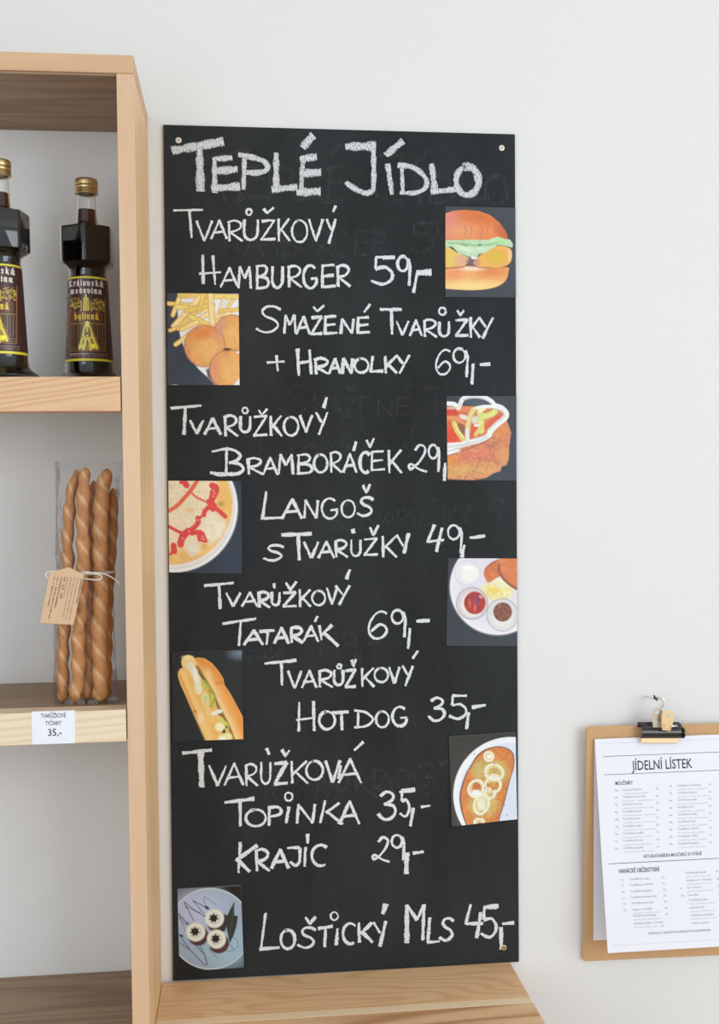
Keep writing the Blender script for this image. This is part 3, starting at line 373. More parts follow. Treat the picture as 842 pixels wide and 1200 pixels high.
def words(st, gap=95):
    """strokes of one line gathered into words"""
    sp = sorted((min(s[1::2]), max(s[1::2]), k) for k, s in enumerate(st)); out = []; right = -1e9
    for a, b_, k in sp:
        if a > right+gap: out.append([])
        out[-1].append(k); right = max(right, b_)
    return [[st[k] for k in sorted(g_)] for g_ in out]
for i, st in enumerate(STROKES):
    for j, wd_ in enumerate(words(st)):
        link_obj('chalk_word', ribbon_mesh('chalk', wd_, -.0052, random.Random(i*9+j+5), wide=1.0 if i == 0 else 1.04), bb, m_chalk_side if i == 0 else m_chalk)
# faint leftovers of wiped lettering: the earlier menu, written slightly bigger
gh = []
def ghost(idx, dx, dz, sc, w=1.0):
    gh.clear(); st = STROKES[idx]; cx = sum(s[1] for s in st)/len(st); cz = sum(s[2] for s in st)/len(st)
    for s in st:
        t = [int(s[0]*w)]
        for k in range(1, len(s), 2): t += [int(cx+dx+(s[k]-cx)*sc), int(cz+dz+(s[k+1]-cz)*sc)]
        gh.append(t)
    ok = [g_ for g_ in gh if all(60 < g_[k] < 4940 for k in range(1, len(g_), 2))]
    for j, w_ in enumerate(words(ok)):
        o = link_obj('erased_word', ribbon_mesh('ghost', w_, -.00506, random.Random(idx*7+j)), bb, m_ghost); o['label'] = 'faint trace of a wiped chalk word'
ghost(2, 450, 480, 1.1); ghost(3, 600, -1150, 1.15); ghost(8, 900, 420, 1.0); ghost(5, 1150, -420, 1.1); ghost(12, 300, -850, 1.15)
ghost(0, 380, -120, 1.02, .7); ghost(14, 500, 380, 1.1); ghost(10, -700, -300, 1.0)

# ------------------------------------------------------------------ printed photographs
def vnoise(X, Y, seed=0):
    rs = np.random.RandomState(seed); G = rs.rand(64, 64); xi = np.floor(X).astype(int); yi = np.floor(Y).astype(int); fx = X-xi; fy = Y-yi
    fx = fx*fx*(3-2*fx); fy = fy*fy*(3-2*fy); g = lambda a, c: G[a % 64, c % 64]
    return (g(xi, yi)*(1-fx)+g(xi+1, yi)*fx)*(1-fy)+(g(xi, yi+1)*(1-fx)+g(xi+1, yi+1)*fx)*fy
def fbm(X, Y, sc, seed=0, oc=3):
    s = 0; a = .5
    for k in range(oc): s = s+a*vnoise(X/sc*2**k+k*7.3, Y/sc*2**k+k*3.1, seed+k); a *= .5
    return s/(1-.5**oc)
class Paint:
    """a print: every shape is laid over the grid of the sheet, dark card grounds mix ink with a painted gloss reflection"""
    def __init__(s, X, Y, bgc, px=6.):
        s.X, s.Y, s.px = X, Y, px; s.clip = None; s.C = np.zeros(X.shape+(3,)); s.C[:] = [c*.62 for c in lin(*bgc)]  # ground colour; food cards have the sky's bluish sheen painted into it
    def mix(s, a, col, noise=0., nsc=60., seed=0):
        c = np.array(lin(*col)) if not isinstance(col, np.ndarray) else col
        if s.clip is not None: a = a*s.clip
        if noise:
            n = ((fbm(s.X, s.Y, nsc, seed)-.5)*3.2+(fbm(s.X, s.Y, 16, seed+9, 2)-.5)*1.6)*noise; c = c*(1+n[..., None])
        s.C = s.C*(1-a[..., None])+np.clip(c, 0, 1)*a[..., None]; return a
    def ell(s, cx, cy, rx, ry, col, rot=0, soft=None, ring=None, **k):
        c, t = math.cos(math.radians(rot)), math.sin(math.radians(rot)); dx, dy = s.X-cx, s.Y-cy
        u, v = (dx*c+dy*t)/rx, (-dx*t+dy*c)/ry; r = np.sqrt(u*u+v*v)+1e-9; d = (r-1)*min(rx, ry)
        if ring: d = np.abs(d+ring/2)-ring/2
        return s.mix(np.clip(.5-d/(soft or s.px), 0, 1), col, **k)
    def line(s, pts, w, col, soft=None, taper=False, **k):
        best = np.full(s.X.shape, 1e9)
        if len(pts) > 2 and w > 12: pts = [(q.x, q.y) for q in smooth_path([(a, b_, 0) for a, b_ in pts], 4)]
        for (x0, y0), (x1, y1) in zip(pts, pts[1:]):
            dx, dy = x1-x0, y1-y0; L2 = dx*dx+dy*dy+1e-9; t = np.clip(((s.X-x0)*dx+(s.Y-y0)*dy)/L2, 0, 1)
            best = np.minimum(best, np.hypot(s.X-x0-t*dx, s.Y-y0-t*dy))
        return s.mix(np.clip(.5-(best-w/2)/(soft or s.px), 0, 1), col, **k)
    def poly(s, pts, col, soft=None, smooth=False, **k):
        if smooth:
            P = [Vector((a, b_, 0)) for a, b_ in pts]; n = len(P); Q = []
            for i in range(n):
                a, b_, c, d = P[i-1], P[i], P[(i+1) % n], P[(i+2) % n]
                for q in range(5):
                    t = q/5; v = .5*((2*b_)+(c-a)*t+(2*a-5*b_+4*c-d)*t*t+(3*b_-a-3*c+d)*t**3); Q.append((v.x, v.y))
            pts = Q
        ins = np.zeros(s.X.shape, bool); best = np.full(s.X.shape, 1e9)
        for (x0, y0), (x1, y1) in zip(pts, pts[1:]+pts[:1]):
            cond = ((y0 > s.Y) != (y1 > s.Y)); xx = (x1-x0)*(s.Y-y0)/((y1-y0) if y1 != y0 else 1e-9)+x0; ins ^= cond & (s.X < xx)
            dx, dy = x1-x0, y1-y0; L2 = dx*dx+dy*dy+1e-9; t = np.clip(((s.X-x0)*dx+(s.Y-y0)*dy)/L2, 0, 1)
            best = np.minimum(best, np.hypot(s.X-x0-t*dx, s.Y-y0-t*dy))
        d = np.where(ins, -best, best); return s.mix(np.clip(.5-d/(soft or s.px), 0, 1), col, **k)

def p_burger(p):
    p.mix(fbm(p.X, p.Y, 200, 3)*.6, (66, 76, 88))
    p.clip = None; p.clip = p.poly([(-60, 420), (-60, 180), (60, 132), (150, 105), (260, 97), (400, 108), (520, 150), (620, 230), (685, 320), (708, 395), (690, 425), (300, 440)], (226, 134, 76), noise=.12, nsc=150)
    p.ell(70, 240, 130, 160, (226, 138, 122), soft=150); p.ell(230, 320, 150, 70, (232, 156, 108), soft=90); p.ell(430, 170, 180, 60, (214, 112, 52), soft=100, rot=15); p.ell(660, 330, 70, 110, (206, 104, 52), soft=60, rot=-25)
    for k, x in enumerate((260, 320, 430, 480, 560, 620)): p.line([(x, 270), (x+14, 320), (x-6, 370)], 6, (200, 112, 70), soft=22)
    p.clip = None; p.clip = p.poly([(-60, 860), (-60, 710), (60, 705), (300, 680), (500, 690), (700, 690), (712, 740), (690, 820), (610, 885), (480, 920), (300, 930), (60, 915), (-60, 900)], (240, 176, 108), noise=.06, smooth=True)
    p.ell(550, 740, 170, 60, (226, 138, 72), soft=90); p.ell(150, 760, 90, 70, (236, 156, 100), soft=80); p.ell(300, 890, 330, 50, (246, 214, 140), soft=70); p.ell(330, 700, 110, 28, (250, 218, 190), soft=30)
    p.clip = None; p.clip = p.poly([(-60, 690), (-60, 470), (90, 478), (180, 540), (300, 590), (310, 625), (262, 680), (120, 700)], (236, 186, 110), noise=.08); p.ell(90, 590, 70, 100, (228, 196, 92), soft=70)
    p.ell(235, 620, 70, 50, (222, 170, 138), soft=60); p.clip = None; p.ell(340, 640, 60, 45, (112, 92, 112), soft=30); p.clip = None; p.line([(60, 702), (250, 690), (300, 650), (400, 690), (560, 700), (700, 688)], 10, (150, 84, 60), soft=14)
    p.clip = None; p.clip = p.poly([(350, 640), (430, 560), (560, 480), (640, 470), (720, 490), (748, 540), (742, 620), (700, 670), (600, 700), (480, 690), (390, 680)], (234, 176, 86), noise=.08, smooth=True); p.ell(590, 590, 100, 60, (222, 184, 62), soft=60); p.ell(370, 640, 50, 40, (208, 148, 120), soft=40); p.ell(730, 560, 22, 70, (240, 196, 140), soft=20)
    p.clip = None; p.clip = p.poly([(-60, 470), (-60, 405), (60, 412), (300, 405), (500, 408), (600, 375), (680, 400), (730, 405), (760, 450), (752, 488), (690, 470), (600, 460), (540, 500), (460, 545), (400, 560), (385, 612), (330, 590), (200, 550), (130, 480)], (186, 220, 176), soft=8, noise=.10, nsc=70)
    p.ell(260, 500, 100, 26, (214, 234, 206), soft=30, rot=20); p.ell(430, 500, 70, 28, (206, 228, 200), soft=30); p.line([(90, 440), (250, 452), (400, 468), (490, 460), (600, 440)], 12, (128, 178, 116), soft=22); p.line([(230, 455), (280, 470)], 10, (96, 144, 84), soft=14); p.ell(415, 458, 16, 8, (70, 116, 70), soft=8); p.ell(640, 420, 60, 22, (176, 224, 160), soft=24); p.clip = None; p.ell(350, 595, 26, 14, (240, 238, 228), soft=12)
def p_fries(p):
    p.mix(fbm(p.X, p.Y, 260, 5)*.7, (62, 74, 90))
    p.poly([(160, 60), (900, 60), (900, 1100), (560, 1010), (380, 850), (250, 690), (190, 520), (160, 350)], (236, 238, 238), smooth=False, soft=12)
    p.poly([(452, 850), (470, 930), (560, 1010), (640, 1060), (560, 800)], (92, 84, 98), soft=20)
    fr = [((60, 165), (330, 185), 46), ((110, 285), (190, 70), 50), ((190, 80), (470, 80), 60), ((120, 400), (420, 70), 62), ((80, 445), (260, 380), 40), ((150, 200), (480, 235), 52), ((170, 420), (470, 130), 58), ((200, 420), (520, 250), 50), ((290, 300), (530, 415), 60), ((140, 590), (400, 400), 50),
          ((250, 240), (520, 180), 54), ((500, 60), (520, 400), 66), ((560, 90), (800, 100), 56), ((570, 380), (640, 120), 50), ((600, 250), (790, 225), 46), ((560, 300), (700, 270), 50), ((680, 200), (730, 130), 40), ((200, 430), (360, 360), 50), ((430, 60), (380, 250), 50)]
    for k, (a, c, w) in enumerate(fr):
        p.line([a, c], w, (200, 146, 74), soft=14); p.line([a, c], w-12, [(242, 214, 118), (246, 224, 140), (238, 206, 108), (248, 222, 156)][k % 4], soft=8, noise=.05, seed=k)
    p.poly([(620, 130), (690, 130), (660, 200), (610, 205)], (222, 226, 220), soft=8)
    p.clip = None
    for cx, cy, rx, ry in ((730, 480, 190, 192), (440, 608, 205, 212), (700, 850, 205, 200)):
        p.ell(cx, cy, rx+10, ry+8, (150, 96, 92), soft=14); p.ell(cx, cy, rx, ry, (226, 160, 92), soft=12, noise=.12, nsc=46, seed=int(cx)); p.ell(cx+40, cy+20, rx*.7, ry*.7, (234, 180, 104), soft=140, noise=.08, nsc=30)
    p.ell(420, 470, 120, 60, (224, 132, 66), soft=100, rot=-10); p.ell(600, 430, 30, 120, (214, 150, 130), soft=50, rot=12); p.ell(550, 850, 34, 120, (224, 150, 116), soft=50)
    p.ell(672, 640, 40, 14, (70, 40, 30), soft=14); p.ell(790, 672, 22, 12, (240, 236, 230), soft=10); p.ell(130, 1010, 24, 4, (206, 206, 206), soft=6)
    p.poly([(740, 1010), (800, 940), (860, 1060)], (232, 234, 234), soft=12)
def p_bramb(p):
    p.mix(fbm(p.X, p.Y, 200, 9)*.6, (58, 68, 80))
    p.clip = None; p.clip = p.poly([(-20, 200), (180, 180), (420, 190), (640, 230), (700, 350), (742, 460), (720, 600), (716, 740), (690, 800), (640, 810), (630, 860), (560, 880), (480, 930), (340, 955), (60, 940), (-20, 940)], (212, 132, 94), soft=9, noise=.22, nsc=60)
    p.ell(240, 850, 300, 60, (214, 168, 96), soft=120, noise=.15, nsc=40); p.ell(330, 690, 200, 60, (216, 122, 96), soft=100, noise=.12, nsc=30); p.ell(620, 440, 90, 70, (216, 140, 76), soft=70, noise=.15, nsc=40); p.ell(120, 740, 80, 60, (224, 140, 70), soft=60); p.ell(660, 690, 50, 110, (218, 152, 96), soft=60)
    rb = random.Random(5)
    for k in range(120): p.ell(rb.uniform(80, 720), rb.uniform(520, 940), rb.uniform(4, 16), rb.uniform(3, 9), rb.choice([(226, 160, 128), (196, 110, 80), (226, 178, 110), (180, 104, 78), (232, 150, 120)]), rot=rb.uniform(0, 180), soft=10)
    p.poly([(60, 210), (200, 200), (260, 240), (420, 400), (560, 300), (640, 260), (640, 330), (380, 500), (200, 560), (60, 575)], (218, 96, 58), soft=16, noise=.15, nsc=60)
    p.ell(120, 250, 80, 60, (212, 66, 50), soft=40); p.ell(120, 490, 80, 80, (222, 74, 38), soft=50, noise=.1); p.line([(210, 230), (420, 200)], 50, (228, 128, 84), soft=30); p.line([(70, 310), (190, 320), (300, 440)], 46, (232, 148, 96), soft=24)
    p.ell(250, 300, 50, 24, (234, 224, 214), soft=20, rot=20); p.ell(365, 330, 36, 40, (216, 216, 202), soft=20); p.ell(230, 420, 40, 60, (148, 90, 74), soft=16, rot=-30)
    p.line([(150, 360), (180, 440), (250, 540)], 52, (214, 200, 110), soft=10, noise=.08); p.line([(160, 370), (190, 440), (246, 510)], 14, (238, 230, 150), soft=12)
    p.line([(290, 420), (310, 300), (350, 220)], 48, (222, 214, 140), soft=14); p.line([(420, 240), (430, 440)], 62, (214, 224, 128), soft=12, noise=.06); p.line([(440, 400), (370, 480)], 40, (226, 206, 120), soft=14); p.line([(440, 300), (550, 260), (580, 220)], 56, (222, 228, 128), soft=14, noise=.06); p.line([(410, 240), (470, 210)], 24, (240, 240, 190), soft=12)
    p.ell(335, 470, 24, 34, (222, 96, 56), soft=10); p.ell(380, 385, 26, 14, (240, 240, 240), soft=10)
    p.clip = None; W = (238, 240, 238)
    p.line([(60, 160), (150, 165), (190, 205), (205, 180), (240, 110), (330, 82), (450, 92), (540, 140), (570, 190)], 44, W, soft=8, noise=.04); p.line([(380, 205), (460, 190), (570, 190)], 34, W, soft=10); p.ell(120, 205, 60, 14, (220, 180, 160), soft=12)
    p.line([(560, 180), (640, 205), (690, 260), (676, 310), (600, 370), (530, 440), (500, 500), (400, 540), (250, 580), (70, 640)], 56, W, soft=8, noise=.04); p.line([(285, 440), (290, 580)], 44, (226, 228, 222), soft=10); p.line([(60, 600), (200, 590)], 60, W, soft=12); p.line([(80, 680), (200, 650)], 30, (246, 248, 248), soft=14)
    for q, c_ in (([(235, 120), (330, 96), (450, 108), (530, 152)], (190, 196, 198)), ([(640, 232), (672, 270), (655, 310), (585, 362), (510, 430)], (196, 202, 200)), ([(500, 505), (400, 548), (260, 596), (90, 655)], (204, 206, 204)), ([(215, 140), (200, 200)], (200, 204, 204)), ([(90, 600), (240, 585), (300, 560)], (210, 212, 210))): p.line(q, 12.5, c_, soft=18)
    p.line([(80, 700), (260, 640), (420, 580), (540, 510)], 10, (168, 92, 70), soft=16); p.line([(70, 620), (300, 570), (480, 490)], 8, (206, 208, 206), soft=12)
    p.poly([(250, 160), (260, 130), (330, 108), (440, 120), (500, 155), (380, 185)], (72, 84, 96), soft=10)
def p_langos(p):
    p.mix(fbm(p.X, p.Y, 240, 13)*.6, (48, 60, 78))
    p.ell(110, 330, 640, 640, (120, 126, 130), soft=16); p.ell(106, 326, 636, 640, (236, 238, 238), soft=8); p.ell(106, 320, 608, 612, (212, 214, 212), soft=14); p.ell(100, 318, 600, 604, (234, 232, 226), soft=10)
    p.clip = None; p.clip = p.ell(90, 300, 602, 590, (238, 194, 116), soft=12, noise=.10, nsc=70); p.ell(80, 250, 480, 470, (238, 222, 190), soft=110, noise=.07, nsc=24)
    p.ell(500, 520, 120, 160, (238, 228, 200), soft=60, noise=.07, nsc=22, rot=20); p.ell(300, 720, 70, 80, (236, 226, 204), soft=50, noise=.08, nsc=22); p.ell(600, 250, 70, 170, (236, 188, 104), soft=60)
    p.ell(270, 350, 50, 20, (236, 200, 140), soft=30); p.ell(580, 290, 30, 20, (190, 150, 70), soft=26)
    p.clip = None; rs = random.Random(4)
    for k in range(70): p.ell(rs.uniform(70, 430), rs.uniform(90, 520), rs.uniform(2, 5), rs.uniform(2, 5), rs.choice([(196, 150, 110), (170, 160, 90), (180, 90, 70)]), soft=4)
    R1, R2 = (222, 72, 66), (232, 104, 74)
    p.line([(340, 70), (270, 170), (200, 250), (130, 320), (40, 370)], 40, R2, soft=12, noise=.1); p.line([(200, 60), (240, 110)], 56, R1, soft=12); p.line([(180, 80), (240, 80)], 30, R1); p.line([(280, 170), (330, 220), (420, 265)], 22, R2, soft=10)
    for pts, w in (([(490, 110), (530, 130), (520, 190), (490, 240)], 60), ([(500, 170), (480, 300), (500, 340)], 60), ([(480, 300), (420, 360), (410, 400)], 46), ([(490, 310), (560, 360), (620, 415)], 44), ([(460, 270), (510, 310)], 60), ([(410, 390), (350, 450)], 26), ([(350, 430), (350, 480), (290, 540), (200, 590), (180, 660)], 50), ([(70, 515), (150, 560), (210, 580)], 32), ([(250, 560), (190, 640), (180, 690)], 66), ([(290, 580), (370, 570), (400, 610)], 48), ([(370, 570), (370, 640), (430, 660)], 30), ([(400, 570), (435, 650)], 20), ([(110, 700), (120, 760)], 56), ([(80, 790), (110, 740)], 26), ([(350, 600), (360, 650)], 24)):
        p.line(pts, w, R1, soft=9, noise=.12, nsc=20)
    for x, y in ((505, 160), (510, 185), (395, 610), (260, 560), (350, 450), (200, 630), (395, 672), (500, 215)): p.ell(x, y, 9, 5, (246, 190, 180), soft=8)
def p_tatar(p):
    p.mix(fbm(p.X, p.Y, 240, 21)*.55, (56, 66, 76))
    p.ell(600, 380, 500, 505, (150, 152, 158), soft=18); p.ell(602, 375, 495, 500, (238, 234, 238), soft=8); p.ell(610, 370, 440, 440, (226, 222, 232), soft=120)
    p.ell(285, 235, 138, 136, (214, 214, 222), soft=10, ring=12); p.ell(290, 240, 120, 110, (230, 232, 234), soft=14); p.ell(310, 240, 92, 84, (240, 242, 232), soft=14, noise=.06, nsc=22); p.ell(280, 180, 50, 20, (248, 250, 248), soft=16)
    p.ell(600, 420, 170, 100, (238, 226, 168), soft=40, noise=.1, nsc=26); p.ell(560, 420, 70, 50, (240, 214, 104), soft=60, noise=.14, nsc=18); p.ell(640, 340, 90, 50, (240, 236, 200), soft=30, noise=.08, nsc=20)
    rs = random.Random(8)
    for k in range(60):
        x, y = rs.uniform(470, 760), rs.uniform(310, 480); a = rs.uniform(0, 3.1); p.line([(x, y), (x+26*math.cos(a), y+26*math.sin(a))], 5, rs.choice([(248, 242, 204), (226, 206, 120), (240, 226, 150)]), soft=6)
    p.poly([(455, 250), (470, 190), (530, 130), (620, 88), (720, 60), (700, 240), (600, 280), (505, 335), (470, 290)], (214, 122, 70), noise=.14, nsc=50, smooth=True)
    p.clip = None; p.clip = p.poly([(600, 160), (620, 90), (700, 40), (800, 60), (860, 200), (850, 420), (790, 410), (700, 350), (640, 290), (606, 220)], (218, 130, 78), noise=.12, nsc=50, smooth=True); p.line([(606, 150), (625, 250), (700, 340), (800, 400)], 34, (152, 84, 80), soft=26); p.clip = None; p.line([(470, 190), (540, 130), (600, 100)], 12, (150, 90, 60), soft=14)
    p.ell(335, 550, 165, 168, (120, 116, 130), soft=10, ring=8); p.ell(335, 550, 158, 160, (214, 208, 210), soft=10); p.ell(340, 560, 120, 130, (234, 228, 226), soft=20); p.ell(365, 545, 114, 118, (206, 130, 90), soft=12, ring=14); p.ell(362, 545, 108, 115, (176, 54, 50), soft=10, noise=.22, nsc=40)
    p.ell(380, 530, 22, 52, (136, 74, 110), soft=30, noise=.3, nsc=16); p.ell(310, 550, 14, 40, (196, 110, 84), soft=20); p.ell(430, 480, 24, 20, (206, 150, 150), soft=12); p.ell(365, 600, 12, 30, (214, 110, 100), soft=14)
    p.ell(650, 670, 165, 172, (150, 150, 160), soft=10, ring=8); p.ell(650, 672, 156, 162, (216, 218, 218), soft=12); p.ell(650, 700, 110, 110, (230, 230, 226), soft=50); p.ell(652, 640, 98, 100, (134, 84, 66), soft=10, noise=.5, nsc=14); p.ell(600, 590, 50, 20, (232, 234, 232), soft=18, rot=-30) if False else None
def p_hotdog(p):
    p.mix(np.clip(1-np.hypot((p.X-760)/160, (p.Y-90)/90), 0, 1)*.8, (120, 140, 160))
    p.poly([(150, 250), (130, 290), (128, 340), (150, 410), (220, 560), (300, 740), (380, 920), (415, 1000), (560, 1010), (620, 700), (420, 420), (300, 250), (220, 230)], (240, 190, 104), noise=.08, nsc=70)
    p.clip = None; p.clip = p.poly([(285, 150), (330, 135), (400, 145), (470, 190), (540, 270), (590, 350), (605, 420), (660, 500), (720, 610), (790, 740), (830, 1010), (640, 1010), (600, 840), (520, 640), (430, 420), (340, 260)], (238, 172, 88), noise=.08, nsc=70)
    p.line([(340, 160), (450, 215), (530, 300), (570, 380)], 50, (228, 146, 66), soft=50); p.line([(600, 450), (680, 560), (760, 760), (800, 880)], 44, (230, 150, 66), soft=50); p.line([(420, 300), (520, 520), (640, 760), (730, 960)], 60, (246, 206, 140), soft=50); p.line([(520, 400), (590, 400)], 26, (216, 136, 64), soft=30)
    p.clip = None; p.line([(180, 300), (260, 520), (360, 760), (460, 980)], 80, (246, 204, 124), soft=50); p.line([(150, 330), (230, 530), (330, 760)], 14, (222, 152, 70), soft=22); p.ell(360, 760, 30, 50, (248, 220, 180), soft=30)
    p.poly([(160, 190), (175, 140), (220, 112), (275, 125), (310, 180), (340, 260), (300, 300), (230, 280), (180, 240)], (246, 212, 138), smooth=True, noise=.06); p.ell(225, 135, 50, 18, (250, 226, 160), soft=20)
    p.line([(320, 230), (380, 330), (470, 480), (540, 640), (640, 830), (700, 980)], 26, (126, 106, 50), soft=18); p.line([(380, 400), (460, 500), (480, 620)], 60, (206, 196, 90), soft=20, noise=.2, nsc=24); p.line([(400, 380), (500, 520), (460, 640)], 18, (154, 164, 60), soft=10)
    p.line([(250, 220), (310, 330), (340, 480)], 70, (234, 232, 204), soft=22, noise=.08, nsc=24); p.line([(290, 260), (320, 380)], 30, (246, 246, 236), soft=14); p.ell(405, 560, 40, 60, (226, 226, 150), soft=12, noise=.1); p.ell(405, 560, 22, 36, (206, 212, 150), soft=12); p.line([(410, 620), (440, 720)], 60, (240, 206, 130), soft=20); p.line([(440, 470), (470, 500)], 14, (204, 96, 40), soft=10)
    p.ell(525, 700, 62, 24, (240, 242, 226), soft=10, rot=-20); p.ell(560, 726, 26, 8, (60, 50, 20), soft=8, rot=25); p.ell(555, 850, 50, 44, (244, 238, 190), soft=16, noise=.06); p.line([(540, 760), (620, 820), (630, 870)], 36, (214, 210, 96), soft=14); p.ell(625, 850, 10, 16, (60, 56, 20), soft=8); p.ell(620, 950, 70, 40, (236, 232, 160), soft=18, noise=.08); p.ell(580, 970, 40, 20, (248, 248, 226), soft=12); p.line([(680, 900), (700, 980)], 12, (150, 140, 50), soft=8)
    p.ell(302, 692, 10, 12, (150, 60, 30), soft=7)
def p_topinka(p):
    p.mix(fbm(p.X, p.Y, 200, 31)*.5, (70, 68, 62))
    p.ell(720, 700, 604, 598, (110, 112, 112), soft=14); p.ell(722, 702, 604, 598, (240, 242, 246), soft=8); p.ell(740, 720, 565, 560, (220, 228, 242), soft=16)
    p.poly([(560, 200), (660, 210), (735, 255), (758, 330), (750, 430), (720, 530), (690, 640), (650, 800), (600, 960), (590, 1080), (290, 1080), (240, 990), (196, 850), (182, 720), (205, 600), (250, 480), (310, 380), (360, 300), (440, 235)], (110, 70, 66), smooth=True, soft=8)
    p.clip = None; p.clip = p.poly([(560, 210), (660, 220), (728, 262), (748, 330), (742, 430), (712, 530), (680, 640), (640, 800), (590, 960), (580, 1080), (300, 1080), (252, 990), (210, 850), (198, 720), (220, 600), (262, 480), (322, 385), (372, 310), (448, 245)], (216, 134, 70), smooth=True, soft=10, noise=.14, nsc=34)
    p.ell(400, 450, 80, 100, (206, 182, 110), soft=70, noise=.12, nsc=22); p.ell(430, 800, 150, 130, (210, 184, 108), soft=80, noise=.12, nsc=22); p.ell(560, 470, 130, 130, (208, 176, 100), soft=80, noise=.12, nsc=22)
    p.clip = None; W = (240, 240, 226); Y = (228, 222, 168)
    for cx, cy, rx, ry, rot in ((490, 305, 56, 58, 0), (545, 470, 108, 92, 15), (535, 600, 92, 90, 0), (355, 635, 86, 100, 30), (410, 800, 86, 112, 20), (385, 985, 60, 50, 0), (500, 690, 66, 60, 0)):
        p.ell(cx, cy, rx, ry, Y, rot=rot, soft=12, ring=28); p.ell(cx, cy, rx-2, ry-2, W, rot=rot, soft=8, ring=15); p.ell(cx+6, cy+6, rx-26, ry-26, Y, rot=rot, soft=10, ring=11)
    p.ell(495, 305, 26, 22, (246, 246, 240), soft=14); p.ell(545, 520, 50, 34, (240, 240, 222), soft=16, ring=16); p.ell(360, 610, 40, 38, (196, 118, 62), soft=16); p.ell(415, 800, 46, 66, (232, 230, 206), soft=24, noise=.1, nsc=22); p.ell(355, 680, 50, 30, (242, 244, 240), soft=16)
    for x, y in ((480, 600), (572, 590), (530, 640)): p.ell(x, y, 14, 20, (190, 132, 70), soft=14)
    rs = random.Random(2)
    for k in range(26): p.ell(rs.uniform(230, 700), rs.uniform(260, 950), 7, 5, (150, 90, 46), soft=8)
def p_mls(p):
    p.ell(410, 518, 428, 424, (168, 188, 204), soft=8); p.ell(410, 518, 412, 408, (156, 174, 194), soft=10, noise=.05, nsc=300); p.ell(280, 330, 260, 220, (186, 196, 222), soft=260); p.ell(560, 700, 240, 200, (160, 190, 206), soft=240); p.ell(410, 518, 426, 422, (206, 214, 214), soft=6, ring=9)
    K = (42, 40, 66)
    for pts, w in (([(240, 440), (160, 290), (140, 240), (240, 320), (350, 390)], 7), ([(160, 290), (290, 350)], 6), ([(230, 225), (390, 310)], 8), ([(230, 225), (340, 360)], 6), ([(345, 180), (345, 240), (380, 310)], 5), ([(360, 190), (470, 270)], 4), ([(75, 360), (180, 470)], 9), ([(75, 400), (160, 480)], 5), ([(90, 380), (150, 540)], 4), ([(95, 590), (200, 740), (350, 895), (378, 880), (350, 790), (250, 680)], 7), ([(90, 660), (200, 740)], 6), ([(300, 690), (355, 800), (378, 895)], 6), ([(400, 730), (480, 820)], 5), ([(640, 600), (690, 640), (700, 700), (640, 750), (560, 745)], 4), ([(610, 680), (650, 730)], 6)):
        p.line(pts, w, K, soft=7)
    for x, y, r in ((375, 300, 20), (175, 465, 12), (108, 590, 16), (160, 292, 9), (350, 385, 9), (290, 350, 8)): p.ell(x, y, r*1.4, r*.7, K, rot=30, soft=10)
    p.poly([(655, 240), (660, 380), (697, 384), (680, 500), (650, 590), (610, 670), (590, 560), (560, 430), (600, 350)], (44, 52, 48), soft=8, noise=.15); p.line([(655, 250), (640, 400), (610, 600)], 12, (66, 74, 66), soft=14)
    for cx, cy in ((460, 420), (265, 560), (480, 640)): p.ell(cx+18, cy+30, 106, 104, (84, 50, 48), soft=12, noise=.25, nsc=40)
    p.line([(560, 400), (540, 520)], 60, (56, 46, 44), soft=20)
    for cx, cy in ((452, 412), (258, 552), (473, 626)):
        p.ell(cx, cy, 100, 100, (216, 220, 206), soft=10, noise=.06, nsc=26); p.ell(cx, cy, 86, 84, (232, 234, 222), soft=12, ring=26); p.ell(cx, cy, 62, 60, (196, 200, 190), soft=14, ring=8)
        st = []
        for k in range(14): r = 54 if k % 2 == 0 else 33; a = k*math.pi/7+.2; st.append((cx-8+r*math.cos(a), cy-4+r*math.sin(a)))
        p.poly(st, (36, 30, 26), soft=6)
    p.line([(70, 105), (728, 68)], 4, (120, 124, 118), soft=4); p.line([(728, 68), (760, 920)], 3, (90, 96, 92), soft=4)

PH = [('burger', p_burger, (60, 66, 74), 'glossy photo print of a burger with pale green lettuce, beside the Hamburger line'),
      ('fries', p_fries, (56, 66, 80), 'glossy photo print of yellow fries and three round fried cakes'),
      ('bramb', p_bramb, (56, 64, 74), 'glossy photo print of a potato pancake topped with white and green onion rings'),
      ('langos', p_langos, (48, 58, 74), 'glossy photo print of a round cheese flatbread streaked with ketchup on a white plate'),
      ('tatar', p_tatar, (58, 66, 74), 'glossy photo print of a white plate with three glass dips and toast'),
      ('hotdog', p_hotdog, (36, 40, 40), 'glossy photo print of a hot dog in a long golden bun on black'),
      ('topinka', p_topinka, (66, 66, 62), 'glossy photo print of oval fried toast with onion rings, its corner lifted'),
      ('mls', p_mls, (30, 32, 28), 'photo print of three cream topped cakes on a blue grey plate')]
def to_world(x, y, z):   # board-local -> world
    return Vector((BX+x*math.cos(TB)-z*math.sin(TB), y, BZ+x*math.sin(TB)+z*math.cos(TB)))
